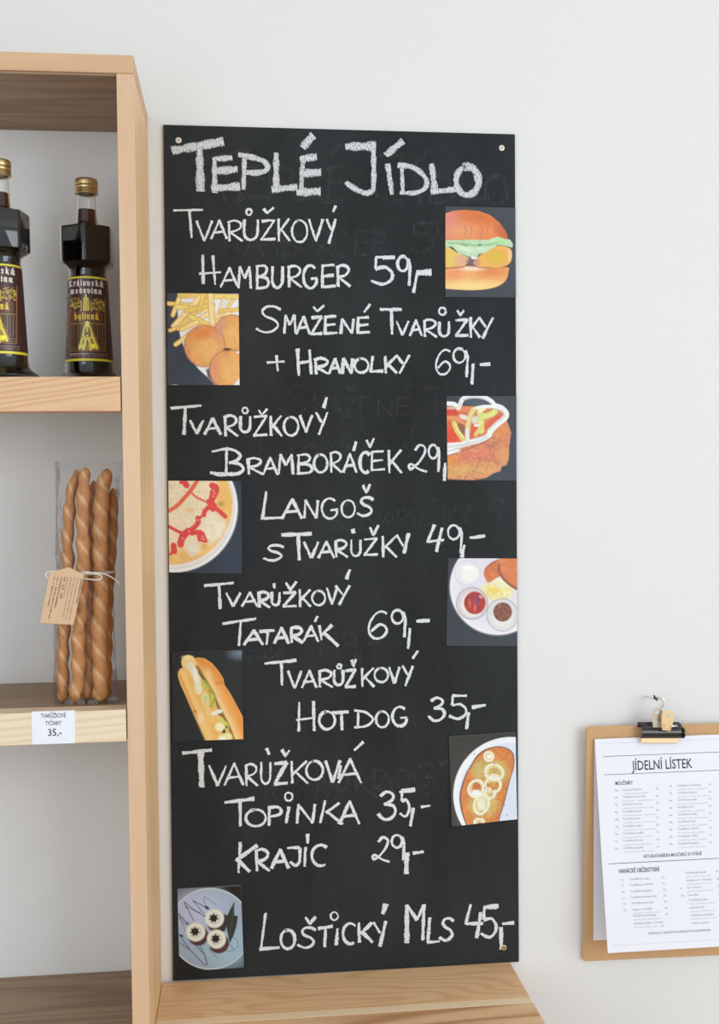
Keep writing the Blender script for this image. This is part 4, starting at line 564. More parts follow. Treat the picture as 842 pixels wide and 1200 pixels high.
for key, fn, bgc, lab in PH:
    c = CARD[key]; nx, nz = 132, 172
    u = np.linspace(0, 1, nx)[None, :, None]; v = np.linspace(0, 1, nz)[:, None, None]
    def bil(q): q = [np.array(a, float) for a in q]; return (q[0]*(1-u)+q[1]*u)*(1-v)+(q[3]*(1-u)+q[2]*u)*v
    W_ = bil(c[:4]); C_ = bil(c[4:]); p = Paint(C_[..., 0], C_[..., 1], bgc); fn(p)
    uu, vv = u[..., 0], v[..., 0]
    lift = .0004+.0006*np.abs(vv*2-1)**4*np.ones_like(uu)
    if key == 'topinka': lift = lift+.0045*np.clip(1-uu*1.3, 0, 1)*vv**1.5+.0015*np.clip(1-uu, 0, 1)
    if key == 'hotdog': lift = lift+.002*np.clip(uu-.5, 0, 1)*np.clip(1-vv, 0, 1)
    org = to_world(*[(c[3][0]+c[2][0])/2, 0, (c[3][1]+c[2][1])/2])
    wx = BX+W_[..., 0]*math.cos(TB)-W_[..., 1]*math.sin(TB)-org.x; wz = BZ+W_[..., 0]*math.sin(TB)+W_[..., 1]*math.cos(TB)-org.z
    V = np.stack([wx, -.0057-lift, wz], -1).reshape(-1, 3); n = nx*nz
    idx = np.arange(n).reshape(nz, nx)
    Fq = np.stack([idx[:-1, :-1], idx[1:, :-1], idx[1:, 1:], idx[:-1, 1:]], -1).reshape(-1, 4)
    ring = list(idx[0, :])+list(idx[1:, -1])+list(idx[-1, -2::-1])+list(idx[-2:0:-1, 0])
    back = V[ring].copy(); back[:, 1] = -.00535; m = len(ring)
    Vt = np.vstack([V, back]); Fs = [(ring[i], ring[(i+1) % m], n+(i+1) % m, n+i) for i in range(m)]
    me = bpy.data.meshes.new('photo'); me.from_pydata(Vt.tolist(), [], Fq.tolist()+Fs+[tuple(range(n, n+m))]); me.update()
    rgb = np.vstack([p.C.reshape(-1, 3), np.tile(lin(225, 225, 222), (m, 1))]); set_col(me, rgb)
    o = link_obj('food_photo', me, None, m_print); o.location = org; tag(o, lab, 'photo', 'food photographs stuck on the blackboard')

# ------------------------------------------------------------------ text helper
def text_mesh(s, x, z, h, w=None, bold=0., rot=0., align='LEFT', res=2, shear=0.):
    """flat letters as a list of vertices (x, z) and faces; cap height h, optional total width w"""
    cu = bpy.data.curves.new('t', 'FONT'); cu.body = s; cu.size = 1; cu.resolution_u = res; cu.offset = bold; cu.shear = shear; cu.align_x = align
    ob = bpy.data.objects.new('t', cu); COL.objects.link(ob); dg = bpy.context.evaluated_depsgraph_get(); me = bpy.data.meshes.new_from_object(ob.evaluated_get(dg))
    bpy.data.objects.remove(ob); bpy.data.curves.remove(cu)
    V = [(v.co.x, v.co.y) for v in me.vertices]; Fc = [tuple(p.vertices) for p in me.polygons]; bpy.data.meshes.remove(me)
    if not V: return [], []
    k = h/.727; x0 = min(v[0] for v in V); x1 = max(v[0] for v in V); kx = k if w is None else w/(x1-x0)
    c, s_ = math.cos(rot), math.sin(rot); sh = {'LEFT': x0, 'CENTER': (x0+x1)/2, 'RIGHT': x1}[align]
    out = []
    for a, b_ in V: a = (a-sh)*kx; b_ = b_*k; out.append((x+a*c-b_*s_, z+a*s_+b_*c))
    return out, Fc
class Letters:
    def __init__(s): s.V = []; s.F = []
    def add(s, *a, **k):
        V, Fc = text_mesh(*a, **k); b_ = len(s.V); s.V += V; s.F += [tuple(i+b_ for i in f) for f in Fc]
    def rect(s, x0, z0, x1, z1, n=12):
        b_ = len(s.V)
        for i in range(n+1): t = i/n; s.V += [(x0+(x1-x0)*t, z0), (x0+(x1-x0)*t, z1)]
        s.F += [(b_+2*i, b_+2*i+2, b_+2*i+3, b_+2*i+1) for i in range(n)]
    def build(s, name, mat, parent, fn):
        return link_obj(name, pymesh(name, [fn(a, b_) for a, b_ in s.V], s.F), parent, mat)

# ------------------------------------------------------------------ price card on the lower shelf edge
pc = empty('price_card', (-.1787, -D-.0002, .4044+ZO), 'small white price card reading TVARŮŽKOVÉ TYČINKY 35,- on the lower shelf edge', 'price card', rot=(0, .004, 0))
link_obj('card', box_mesh(-.0254, .0254, -.0006, -.0001, -.0398, 0, 0), pc, m_paper2)
t = Letters()
t.add('TVARŮŽKOVÉ', 0, -.0082, .0054, .0295, align='CENTER', bold=.012); t.add('TYČINKY', 0, -.0172, .0052, .0190, align='CENTER', bold=.012); t.add('35,-', .0015, -.0300, .0088, .0160, align='CENTER', bold=.012)
t.build('printed_text', m_ink, pc, lambda a, b_: (a, -.0007, b_))

# ------------------------------------------------------------------ mead bottles
BOT = [(0, .0, 0), (0, .044, 0), (.002, .046, 0), (.0045, .0455, 0), (.008, .0415, 0), (.0125, .0352, 0), (.0175, .0324, 0), (.024, .0314, 0), (.0297, .0309, 0), (.085, .0281, 0), (.141, .0252, 0),
       (.1465, .0240, 0), (.149, .0247, 0), (.1525, .0250, .3), (.1555, .0285, .9), (.161, .0372, 1), (.165, .0376, 1), (.204, .0376, 1), (.2075, .0366, 1), (.2105, .0270, .85), (.2125, .0190, .4), (.2145, .0150, 0), (.218, .0139, 0), (.232, .0129, 0), (.246, .0120, 0), (.2535, .0117, 0), (.2600, .0117, 0)]
def inner(prof, d): return [(z, max(r-d, 0), h) for z, r, h in prof]
def lat_rings(prof, n=96): return lathe_data(prof, n)
shell = BOT+[(.2600, .0102, 0)]+[(z, r-.0014, h) for z, r, h in reversed(BOT[2:-1])]+[(.0042, 0, 0)]
liq = [(.0046, 0, 0)]+[(z+(.0002 if z < .01 else 0), r-.0016, h) for z, r, h in BOT[3:-4]]+[(.2325, .0112, 0), (.2325, 0, 0)]
V, Fc = lat_rings(shell); glass_me = pymesh('bottle_glass', V, Fc, True, 28)
V, Fc = lat_rings(liq); liq_me = pymesh('mead', V, Fc, True, 28)
cap = [(.2535, .0119, 0), (.2535, .0144, 0), (.2550, .0152, 0), (.2566, .0143, 0), (.2582, .0152, 0), (.2597, .0142, 0), (.2612, .0151, 0), (.2632, .0151, 0), (.2645, .0142, 0), (.2658, .0151, 0), (.2675, .0151, 0), (.2710, .0149, 0), (.2728, .0140, 0), (.2733, .012, 0), (.2733, 0, 0)]
V, Fc = lat_rings(cap, 40); cap_me = pymesh('cap', V, Fc, True, 50)
def paint_label():
    na, nz = 230, 190; th = np.linspace(-math.radians(115), math.radians(115), na)[None, :]; t = np.linspace(0, 1, nz)[:, None]
    z = .1410-(.1410-.0297)*t; r = .0252+(.0309-.0252)*t+.00025
    cx = 368+8*t; hw = 200+35*t
    X = cx+hw*np.where(np.abs(th) < math.pi/2, np.sin(th), np.sign(th)*(1+(np.abs(th)-math.pi/2))); Yc = 135+t*870+18*np.cos(th)*(t-.2)*0
    X = X*np.ones_like(t); Yc = Yc*np.ones_like(th)
    p = Paint(X, Yc, (78, 44, 42), px=7.)
    p.line([(-400, 145), (1200, 145)], 20, (226, 210, 60), soft=6); p.line([(-400, 990), (1200, 990)], 24, (226, 214, 60), soft=6)
    G, GD, Wt = (214, 190, 62), (160, 128, 48), (232, 224, 214)
    p.line([(215, 340), (215, 900), (550, 900), (550, 340)], 5, (170, 120, 70), soft=6)
    p.poly([(232, 500), (530, 500), (530, 600), (232, 600)], (104, 56, 34), soft=8)
    # castle between trees
    p.poly([(345, 490), (350, 360), (362, 350), (366, 318), (380, 318), (384, 350), (402, 360), (410, 490)], G, soft=6); p.line([(328, 390), (328, 490)], 9, G); p.line([(425, 395), (425, 490)], 9, G); p.line([(362, 380), (362, 480)], 4, GD); p.line([(390, 380), (390, 480)], 4, GD)
    rs = random.Random(11)
    for k in range(150):
        sd = rs.choice((-1, 1)); x = 380+sd*rs.uniform(60, 165); y = rs.gauss(425, 36)
        if y < 350+abs(x-380)*.05 or y > 482: continue
        p.ell(x, y, rs.uniform(4, 10), rs.uniform(4, 8), rs.choice([G, GD, (190, 160, 56), (120, 86, 44)]), soft=6)
    for k in range(11): p.ell(225+k*30, 492, 6, 5, (200, 130, 90) if k % 2 else (60, 34, 34), soft=4)
    # throne and seated figure in flowing dress
    for k in range(14): p.line([(228+k*23, 625), (228+k*23, 830)], 4, GD if k % 2 else (124, 92, 44), soft=7)
    p.line([(225, 618), (540, 618)], 8, GD)
    H_, S_ = (240, 226, 96), (112, 78, 34)
    p.poly([(300, 885), (296, 850), (318, 800), (330, 740), (345, 700), (352, 650), (362, 610), (388, 592), (415, 610), (428, 660), (445, 710), (470, 770), (492, 830), (500, 870), (480, 890), (400, 896)], GD, soft=10, noise=.4, nsc=30)
    p.ell(388, 632, 18, 24, (244, 230, 140), soft=8); p.poly([(366, 616), (366, 596), (376, 606), (388, 590), (398, 606), (410, 596), (410, 616)], H_, soft=4)
    for q in ([(372, 640), (352, 690), (346, 740)], [(404, 640), (424, 690), (432, 740)], [(388, 670), (386, 740), (400, 790)], [(350, 740), (372, 780), (420, 770), (436, 736)]): p.line(q, 11, H_, soft=7)
    for q in ([(340, 770), (322, 830), (312, 880)], [(372, 790), (362, 840), (350, 886)], [(405, 790), (415, 840), (420, 890)], [(440, 760), (462, 820), (480, 878)]): p.line(q, 15, H_, soft=8)
    for q in ([(362, 680), (368, 740)], [(412, 680), (408, 736)], [(350, 800), (338, 860)], [(388, 800), (386, 880)], [(432, 800), (446, 870)]): p.line(q, 8, S_, soft=7)
    p.ell(445, 850, 34, 24, (238, 228, 60), soft=12, noise=.2, nsc=20); p.ell(330, 850, 26, 20, (226, 210, 70), soft=12, noise=.2, nsc=20); p.ell(384, 722, 13, 13, S_, soft=6)
    for y in (855, 880): p.line([(225, y), (300, y)], 4, GD); p.line([(495, y), (540, y)], 4, GD)
    # side columns of tiny print
    p.poly([(150, 480), (200, 480), (190, 730), (140, 730)], (132, 62, 50), soft=8); p.ell(185, 335, 36, 44, (96, 104, 66), soft=8, ring=14); p.ell(185, 325, 14, 14, (176, 70, 50), soft=8)
    for k in range(14):
        y = 395+k*36
        for j in range(3): p.line([(130+j*24, y), (146+j*24, y)], 7, (150, 110, 98), soft=8)
    for y in (930, 952):
        for k in range(22):
            if rs.random() < .85: p.line([(200+k*17, y), (210+k*17, y)], 7, (214, 190, 180) if y < 940 and k < 12 else (156, 120, 108), soft=7)
    # blackletter words, broad-nib strokes
    def bl_(ch, x, y, w, h, col, nib):
        A = lambda q, ww=nib: p.line([(x+a*w, y+b_*h) for a, b_ in q], ww, col, soft=5)
        xh = .32
        def minim(a): A([(a-.12, xh+.12), (a, xh), (a+.03, xh+.08)]); A([(a, xh+.04), (a, .92)]); A([(a-.03, .86), (a+.12, 1.0)])
        if ch == 'K': A([(.2, .0), (.2, .95)]); A([(.05, .1), (.35, 0)]); A([(.2, .5), (.75, .1)]); A([(.3, .5), (.85, 1)]); A([(.05, 1), (.35, .92)])
        elif ch == 'r': minim(.3); A([(.35, xh+.12), (.6, xh), (.75, xh+.15)])
        elif ch in 'aá': A([(.15, xh+.08), (.5, xh), (.7, xh+.1)]); A([(.68, xh+.05), (.68, .92)]); A([(.68, .86), (.85, 1)]); A([(.2, .65), (.2, .9), (.45, 1)]); A([(.2, .68), (.65, .58)], nib*.6)
        elif ch == 'l': A([(.35, 0), (.35, .92)]); A([(.32, .88), (.55, 1)])
        elif ch == 'o': A([(.2, .45), (.2, .85)]); A([(.7, .45), (.7, .85)]); A([(.2, .45), (.45, xh)]); A([(.45, xh), (.7, .48)]); A([(.2, .85), (.45, 1), (.7, .85)])
        elif ch == 'v': A([(.05, xh), (.2, .45), (.2, .85), (.45, 1)]); A([(.45, xh), (.72, .45), (.72, .8), (.45, 1)])
        elif ch == 's': A([(.7, xh+.06), (.4, xh), (.25, .5), (.65, .75), (.55, .96), (.2, .95)])
        elif ch == 'k': A([(.25, 0), (.25, .95)]); A([(.25, .6), (.65, xh+.05)]); A([(.35, .6), (.75, 1)])
        elif ch == 'm': minim(.12); minim(.45); minim(.78); A([(.12, xh+.05), (.4, xh)]); A([(.45, xh+.05), (.75, xh)])
        elif ch == 'n': minim(.22); minim(.66); A([(.22, xh+.08), (.6, xh)])
        elif ch == 'e': A([(.25, .42), (.25, .85), (.5, 1), (.7, .9)]); A([(.25, .42), (.5, xh), (.68, .5), (.3, .68)], nib*.7)
        elif ch == 'd': A([(.2, .45), (.2, .85)]); A([(.2, .85), (.45, 1), (.7, .85)]); A([(.7, .85), (.68, .4), (.2, .02)]); A([(.2, .45), (.5, xh)])
        elif ch == 'i': minim(.35); A([(.33, .1), (.4, .16)])
        elif ch == 'b': A([(.22, 0), (.22, .88)]); A([(.22, .88), (.45, 1), (.7, .85), (.7, .5), (.45, xh)])
        elif ch == 'y': A([(.2, xh), (.2, .8), (.45, .95)]); A([(.7, xh), (.7, 1.0), (.4, 1.25)])
        if ch == 'á': A([(.4, .16), (.6, .0)])
    def word(wd, x0, x1, y, h, col, nib):
        ws = {'m': 1.35, 'i': .6, 'l': .6, 'r': .85, 'K': 1.25}; tot = sum(ws.get(c, 1) for c in wd); u_ = (x1-x0)/tot; x = x0
        for c in wd: bl_(c, x, y, u_*ws.get(c, 1)*(.74 if c == 'm' else .82), h, col, nib); x += u_*ws.get(c, 1)
    word('Královská', 195, 545, 172, 60, Wt, 9.5); word('medovina', 215, 530, 252, 56, Wt, 9.5); word('bylinná', 258, 500, 512, 62, (236, 208, 60), 9)
    x = r*np.sin(th); y = -r*np.cos(th); zz = z*np.ones_like(th)
    V = np.stack([x, y, zz], -1).reshape(-1, 3); idx = np.arange(na*nz).reshape(nz, na)
    Fq = np.stack([idx[:-1, :-1], idx[1:, :-1], idx[1:, 1:], idx[:-1, 1:]], -1).reshape(-1, 4)
    me = bpy.data.meshes.new('label'); me.from_pydata(V.tolist(), [], Fq.tolist()); me.update(); me.polygons.foreach_set('use_smooth', [True]*len(me.polygons)); set_col(me, p.C.reshape(-1, 3)); return me
label_me = paint_label()
for (x, y, rz, lab) in ((-.1452, -.092, 0, 'dark mead bottle with gold cap standing close to the shelf upright, whole label in view'),
                        (-.2405, -.170, -.19, 'dark mead bottle with gold cap cut off by the left edge of the photo')):
    b0 = empty('mead_bottle', (x, y, .8062+ZO), lab, 'bottle', 'mead bottles on the upper shelf', rot=(0, 0, rz))
    b0.scale = (1, 1, .986)
    link_obj('bottle_glass', glass_me, b0, m_glass); link_obj('mead', liq_me, b0, m_mead)
    link_obj('screw_cap', cap_me, b0, m_gold); l_ = link_obj('label', label_me, b0, m_label)
    l_.rotation_euler = (0, 0, -rz*.6)

# ------------------------------------------------------------------ cheese breadsticks
SX = -.1465
def stick(pts, r0_, seed, lab, twist=105):
    P = smooth_path(pts, 9); n = 20; V = []; Fc = []; Cc = []; m = len(P); ln = 0; rs = random.Random(seed)
    crust = np.array(lin(196, 134, 78)); pale = np.array(lin(240, 204, 152)); dark = np.array(lin(150, 90, 48)); ph = rs.random()*6
    org = P[-1].copy()
    for i, p_ in enumerate(P):
        if i: ln += (P[i]-P[i-1]).length
        t = i/(m-1); end = min(1, (t/.05)**.5 if t < .05 else 1, ((1-t)/.045)**.5 if t > .955 else 1); end = max(end, .12)*(.70+.30*min(1, t/.16))
        for k in range(n):
            a = 2*math.pi*k/n; q = math.cos(2*(a-ln*twist-ph)); wob = mnoise.noise(Vector((math.cos(a)*1.2, math.sin(a)*1.2, ln*55+seed)))
            rr = r0_*end*(1+.13*q+.13*wob); V.append((p_.x+math.cos(a)*rr-org.x, p_.y+math.sin(a)*rr-org.y, p_.z-org.z))
            q2 = math.cos(2*(a-ln*twist-ph)+.9)
            g_ = max(0, -q2)**6*(.45+.55*max(0, math.cos(a*1.0+1.6)))*1.25; g_ = min(g_, 1); c = crust*(1-.75*g_)+pale*.75*g_; lo = max(0, min(1, (t-.45)*1.4)); c = c*(1-.35*lo)+np.array(lin(214, 152, 88))*.35*lo
            d_ = max(0, wob)*.35; c = c*(1-d_)+dark*d_; Cc.append(c*.62 if rs.random() < .035 else c)
    for i in range(m-1):
        for k in range(n): Fc.append((i*n+k, (i+1)*n+k, (i+1)*n+(k+1) % n, i*n+(k+1) % n))
    Fc.append(tuple(range(n))); Fc.append(tuple((m-1)*n+k for k in range(n))[::-1])
    me = pymesh('stick', V, Fc, True); set_col(me, np.array(Cc)); o = link_obj('breadstick', me, None, m_crust); o.location = org
    tag(o, lab, 'breadstick', 'twisted breadsticks in the cellophane bag'); return o
def SP(L_, y0, y1): # (x, z) pairs to 3-D points, leaning back slightly from foot to tip
    n = len(L_); return [(x, y0+(y1-y0)*(1-i/(n-1)), z+ZO) for i, (x, z) in enumerate(L_)]
stick(SP([(-0.1562, 0.696), (-0.1641, 0.6617), (-0.1673, 0.6263), (-0.169, 0.5994), (-0.1683, 0.5746), (-0.1729, 0.5241), (-0.1747, 0.4917), (-0.1765, 0.4594), (-0.1771, 0.427), (-0.1775, 0.4036)], -0.153, -0.147), 0.0074, 1, 'leftmost twisted breadstick in the bag')
stick(SP([(-0.1436, 0.6983), (-0.1457, 0.6722), (-0.1479, 0.6318), (-0.1477, 0.5806), (-0.152, 0.5262), (-0.1551, 0.4878), (-0.1558, 0.4471), (-0.1601, 0.4036)], -0.168, -0.162), 0.0082, 2, 'second twisted breadstick from the left, behind the paper tag')
stick(SP([(-0.1357, 0.6818), (-0.1374, 0.6462), (-0.1393, 0.5944), (-0.1429, 0.5371), (-0.1438, 0.4851), (-0.1445, 0.4439), (-0.1489, 0.4036)], -0.15, -0.144), 0.0074, 3, 'breadstick set back in the middle of the bundle')
stick(SP([(-0.117, 0.6964), (-0.1223, 0.6719), (-0.1256, 0.6314), (-0.1264, 0.58), (-0.1259, 0.5382), (-0.1293, 0.4868), (-0.1288, 0.4406), (-0.1294, 0.4036)], -0.166, -0.16), 0.0096, 4, 'thickest twisted breadstick, front right of the bundle')
stick(SP([(-0.1121, 0.6718), (-0.1141, 0.6306), (-0.1177, 0.5786), (-0.1191, 0.5612), (-0.1224, 0.5102), (-0.1241, 0.4568), (-0.1259, 0.4036)], -0.146, -0.13999999999999999), 0.0076, 5, 'breadstick hidden behind the thickest one at the right')
# cellophane bag: rings from foot to mouth, gathered at the twine
bag = empty('cellophane_bag', (-.147, -.157, .4034+ZO), 'clear crackling cellophane bag tied with white twine around twisted breadsticks', 'bag')
rings = [(.0006, -.038, .0395, .024), (.012, -.040, .038, .0255), (.05, -.0395, .036, .026), (.10, -.038, .035, .026), (.135, -.036, .0345, .025), (.1585, -.0335, .0345, .0228), (.1620, -.033, .0345, .0225), (.1655, -.0335, .035, .0228), (.19, -.035, .037, .0245), (.24, -.034, .041, .024), (.28, -.033, .045, .018), (.302, -.0335, .048, .012)]
V = []; Fc = []; n = 72
RR = []
for a, c in zip(rings, rings[1:]):
    for k in range(6): t_ = k/6; RR.append([a[i]+(c[i]-a[i])*t_ for i in range(4)])
RR.append(rings[-1])
for z, xl, xr, dy in RR:
    for k in range(n):
        a = 2*math.pi*k/n; cx = (xl+xr)/2; hw = (xr-xl)/2; ca, sa = math.cos(a), math.sin(a)
        e = .62; px = cx+hw*math.copysign(abs(ca)**e, ca)*1.0; py = dy*math.copysign(abs(sa)**.8, sa)
        w_ = .0013*mnoise.noise(Vector((px*160, py*120, z*45)))+.0008*mnoise.noise(Vector((px*420, py*300, z*60)))
        pl = .0006*math.sin(k*2.2+z*50)*math.exp(-((z-.162)/.02)**2)
        V.append((px*(1)+ca*(w_+pl)*1.2, py+sa*(w_+pl)*2.2, z))
m = len(RR)
for i in range(m-1):
    for k in range(n): Fc.append((i*n+k, i*n+(k+1) % n, (i+1)*n+(k+1) % n, (i+1)*n+k))
Fc.append(tuple(range(n))[::-1])
link_obj('film', pymesh('film', V, Fc, True), bag, m_cello)
# twine: two turns round the neck and a loose bow
ring_pts = [(.0010+.0350*math.cos(a), .0240*math.sin(a), .1622+.0012*math.sin(a*1.0)+.0004*k_) for k_, a in enumerate([2*math.pi*i/30 for i in range(61)])]
ring_pts = [(x, y, .1605+.0035*i/60) for i, (x, y, z) in enumerate(ring_pts)]
Vt, Ft = tube_data([Vector(p_) for p_ in ring_pts], .00075, 6)
link_obj('twine', pymesh('twine', Vt, Ft, True), bag, m_twine)
for pl in ([(-.012, -.0225, .161), (-.024, -.027, .1665), (-.040, -.029, .1665), (-.041, -.030, .1595), (-.026, -.029, .1575), (-.012, -.024, .1595)],
           [(-.012, -.0225, .161), (.006, -.027, .1655), (.024, -.027, .1600), (.020, -.028, .1555), (.004, -.026, .1570), (-.012, -.024, .1600)],
           [(-.012, -.0235, .160), (.008, -.026, .1640), (.028, -.026, .1620), (.040, -.024, .1550), (.0455, -.024, .1490)],
           [(-.014, -.0235, .1605), (-.020, -.0285, .1640), (-.028, -.0300, .1630), (-.033, -.0305, .1570)]):
    Vt, Ft = tube_data(smooth_path([(a, b_-.0025, c) for a, b_, c in pl], 8), .0008, 6); link_obj('twine_loop', pymesh('loop', Vt, Ft, True), bag, m_twine)
Vt, Ft = tube_data(smooth_path([(-.015, -.0245, .163), (-.0115, -.0275, .1625), (-.010, -.0245, .1600)], 5), .0013, 8); link_obj('twine_knot', pymesh('knot', Vt, Ft, True), bag, m_twine)

# kraft tag hanging from the twine
tg = empty('kraft_tag', (-0.1612, -0.192, 0.5754+ZO), 'small brown kraft paper tag with dark printing hanging from the twine of the bag', 'tag')
tc_ = [(-0.0232, -0.0062), (0.0, 0.0), (0.0181, -0.01), (0.0041, -0.0712), (-0.0357, -0.0672)]
V = [(a, 0, b_) for a, b_ in tc_]+[(a, .0005, b_) for a, b_ in tc_]
link_obj('card', pymesh('tag', V, [(4, 3, 2, 1, 0), (5, 6, 7, 8, 9)]+[(i, (i+1) % 5, 5+(i+1) % 5, 5+i) for i in range(5)]), tg, m_kraft)
t = Letters(); TL, TR, BR, BL = [Vector(tc_[i]) for i in (0, 2, 3, 4)]
ux = (BR-TR).normalized(); ang = math.atan2(ux.y, ux.x); Lh = (BR-TR).length; wd_ = (TL-TR)
rs = random.Random(12)
rows = [('TVARŮŽKOVÉ TYČINKY', .0022, .52, .012), ('složení: pšeničná mouka, tvarůžky, máslo', .0014, .86, 0), ('sůl, kmín, droždí, vejce, mléko, voda', .0014, .84, 0), ('skladujte v suchu a temnu do 20 C', .0014, .80, 0), ('minimální trvanlivost do', .0014, .4, 0), ('16. 03. 20', .0028, .42, 0), ('TVARŮŽKOVÁ CUKRÁRNA', .0022, .62, .012), ('ulice 7, 789 83 město na Moravě', .0019, .84, .008), ('tel. a další kontakty', .0019, .60, .008)]
for k, (s_, h_, w_, bd) in enumerate(rows):
    q = TR+wd_*(.07+k*.098)+ux*.004; t.add(s_, q.x, q.y-.0002, h_, Lh*w_, rot=ang, bold=bd)
t.build('printed_text', m_ink, tg, lambda a, b_: (a, -.0002, b_))

# ------------------------------------------------------------------ clipboard with menu sheets
CX, CZT = .6587, .3158+ZO
BT = math.atan2(.013, .35)      # foot rests on the wall, head stands off
cb = empty('clipboard', (CX, -.004, CZT-.3495), 'brown hardboard clipboard hanging on the white wall with white menu sheets', 'clipboard', rot=(BT, .0135, 0))
def rounded_plate(x0, x1, z0, z1, r, th):
    bm = bmesh.new(); pts = []
    for cx, cz, a0 in ((x1-r, z1-r, 0), (x0+r, z1-r, 90), (x0+r, z0+r, 180), (x1-r, z0+r, 270)):
        for k in range(7): a = math.radians(a0+k*15); pts.append((cx+r*math.cos(a), cz+r*math.sin(a)))
    vs = [bm.verts.new((x, 0, z)) for x, z in pts]; f = bm.faces.new(vs); bm.normal_update()
    if f.normal.y < 0: f.normal_flip()
    ex = bmesh.ops.extrude_face_region(bm, geom=[f]); bmesh.ops.translate(bm, vec=(0, -th, 0), verts=[v for v in ex['geom'] if isinstance(v, bmesh.types.BMVert)])
    bmesh.ops.recalc_face_normals(bm, faces=bm.faces[:])
    bmesh.ops.bevel(bm, geom=[e for e in bm.edges if e.calc_face_angle(0) > 1.0], offset=.0005, segments=1, affect='EDGES')
    me = bpy.data.meshes.new('plate'); bm.to_mesh(me); bm.free(); return me
link_obj('hardboard', rounded_plate(-.1185, .1185, 0, .3495, .006, .0034), cb, m_mdf)
# sheets: x measured from the left edge, z measured in world height above the table datum
def sheet(name, x0, x1, z0, z1, y_top, y_bot, pw_, lab, skew=0.):
    e = empty(name, ((x0+x1)/2, y_top, z0+ZO), lab, 'paper', 'menu sheets on the clipboard')
    nx, nz = 14, 40
    def pos(x, z, dy=0.):
        v = (z1-z)/(z1-z0); yy = y_top+(y_bot-y_top)*max(v, 0)**pw_; return (x+skew*v-(x0+x1)/2, yy-y_top+dy, z-z0)
    V = []; Fc = []
    for dy in (0, .00018):
        for j in range(nz+1):
            for i in range(nx+1): V.append(pos(x0+(x1-x0)*i/nx, z1-(z1-z0)*j/nz, dy))
    N = (nx+1)*(nz+1)
    for j in range(nz):
        for i in range(nx):
            a = j*(nx+1)+i; Fc.append((a, a+nx+1, a+nx+2, a+1)); Fc.append((N+a, N+a+1, N+a+nx+2, N+a+nx+1))
    rg = [i for i in range(nx+1)]+[(j+1)*(nx+1)-1 for j in range(1, nz+1)]+[nz*(nx+1)+i for i in range(nx-1, -1, -1)]+[j*(nx+1) for j in range(nz-1, 0, -1)]
    for i in range(len(rg)): a, c = rg[i], rg[(i+1) % len(rg)]; Fc.append((a, c, N+c, N+a))
    link_obj('sheet', pymesh('sheet', V, Fc, True, 40), e, m_paper); return e, pos
sheet('menu_sheet', .5553, .7668, -.001, .2985, -.0222, -.0098, 1.0, 'white paper sheet lying flat behind the lifted menu sheet')
s2, pos = sheet('menu_sheet', .5556, .7676, .0008, .2996, -.0240, -.060, 1.15, 'white printed menu sheet headed JÍDELNÍ LÍSTEK curling away from the clipboard', .0048)
pt = lambda a, b_: pos(a, b_, -.00012)
X0 = .5556
def Zp(py):
    return .2483-(py-904.5)*(.1252/105.5) if py < 1010 else .1232-(py-1010)*.00117
def Xp(px, py): return X0+(px-(696.5+max(0, py-866)*.052))*.00129
for args, kw in ((('JÍDELNÍ LÍSTEK', .6085, .2530, .0140, .0915), dict(bold=.011)), (('MOUČNÍKY', .5825, .2330, .0052, .0262), dict(bold=.02)),
                 (('AKTUÁLNÍ NABÍDKA MOUČNÍKŮ VE VITRÍNĚ', .6612, .1290, .0048, .0880), dict(align='CENTER', bold=.014)), (('HANÁCKÉ OBČERSTVENÍ', .5800, .1095, .0062, .0600), dict(bold=.02)),
                 (('INFORMACE O OBSAŽENÝCH ALERGENECH PODÁ NÁŠ PERSONÁL', .6640, .0230, .0030, .0930), dict(align='CENTER'))):
    hd = Letters(); hd.add(*args, **kw); hd.build('printed_heading', m_ink, s2, pt)
for r_ in ((.5667, .2738, .7560, .2745), (.5667, .2478, .7560, .2485), (.5655, .1228, .7570, .1236)):
    hd = Letters(); hd.rect(*r_); hd.build('printed_rule', m_ink, s2, pt)
gt = Letters(); pl_ = Letters()
LFT = [('60g', 'Loštický koláček', '35,-'), ('60g', 'Tvarůžkové kremrole', '25,-'), ('70g', 'Loštický kornout', '35,-'), ('80g', 'Tvarůžkový závin', '29,-'), ('100g', 'Tvarůžkový dort', '35,-'), ('110g', 'Tvarůžková taška', '29,-'), ('70g', 'Tvarůžkový muffin', '25,-'), ('75g', 'Tvarůžková koruna', '25,-'), ('70g', 'Tvarůžkový punčík', '29,-')]
RGT = [('70g', 'Tvarůžkový trubičkový', '25,-'), ('75g', 'Tvarůžková placka', '25,-'), ('60g', 'Tvarůžková kostka', '29,-'), ('80g', 'Tvarůžkový řez', '29,-'), ('60g', 'Tvarůžková hvězda', '29,-'), ('80g', 'Tvarůžkový špíz', '35,-'), ('50g', 'Tvarůžkový větrník', '35,-'), ('80g', 'Tvarůžková roláda', '15,-'), ('25g', 'Tvarůžková kanapka', '15,-')]
rs = random.Random(6); WRD = ['listové těsto', 'tvarůžky', 'pažitka', 'sýrový krém', 'smetana', 'kmín', 'paprika', 'šunka']
def sub(k): return ', '.join(rs.sample(WRD, k))
for k in range(9):
    py = 924.5+k*8.62
    for rows, qx, nx_, px_, dyp in ((LFT, 720, 728.5, 767, 0), (RGT, 783.5, 792, 829, -2.2)):
        q_, nm, pr = rows[k]; z = Zp(py+dyp); o_ = (k*.55)
        gt.add(q_, Xp(qx-o_*.1, py)-.001, z, .0024); gt.add(nm, Xp(nx_, py), z, .0029, .00165*len(nm)+.002); gt.add(pr, Xp(px_, py), z, .0027)
        pl_.add(sub(2 if k % 2 else 3), Xp(nx_, py)+.0006, z-.0052, .0022, rs.uniform(.036, .050))
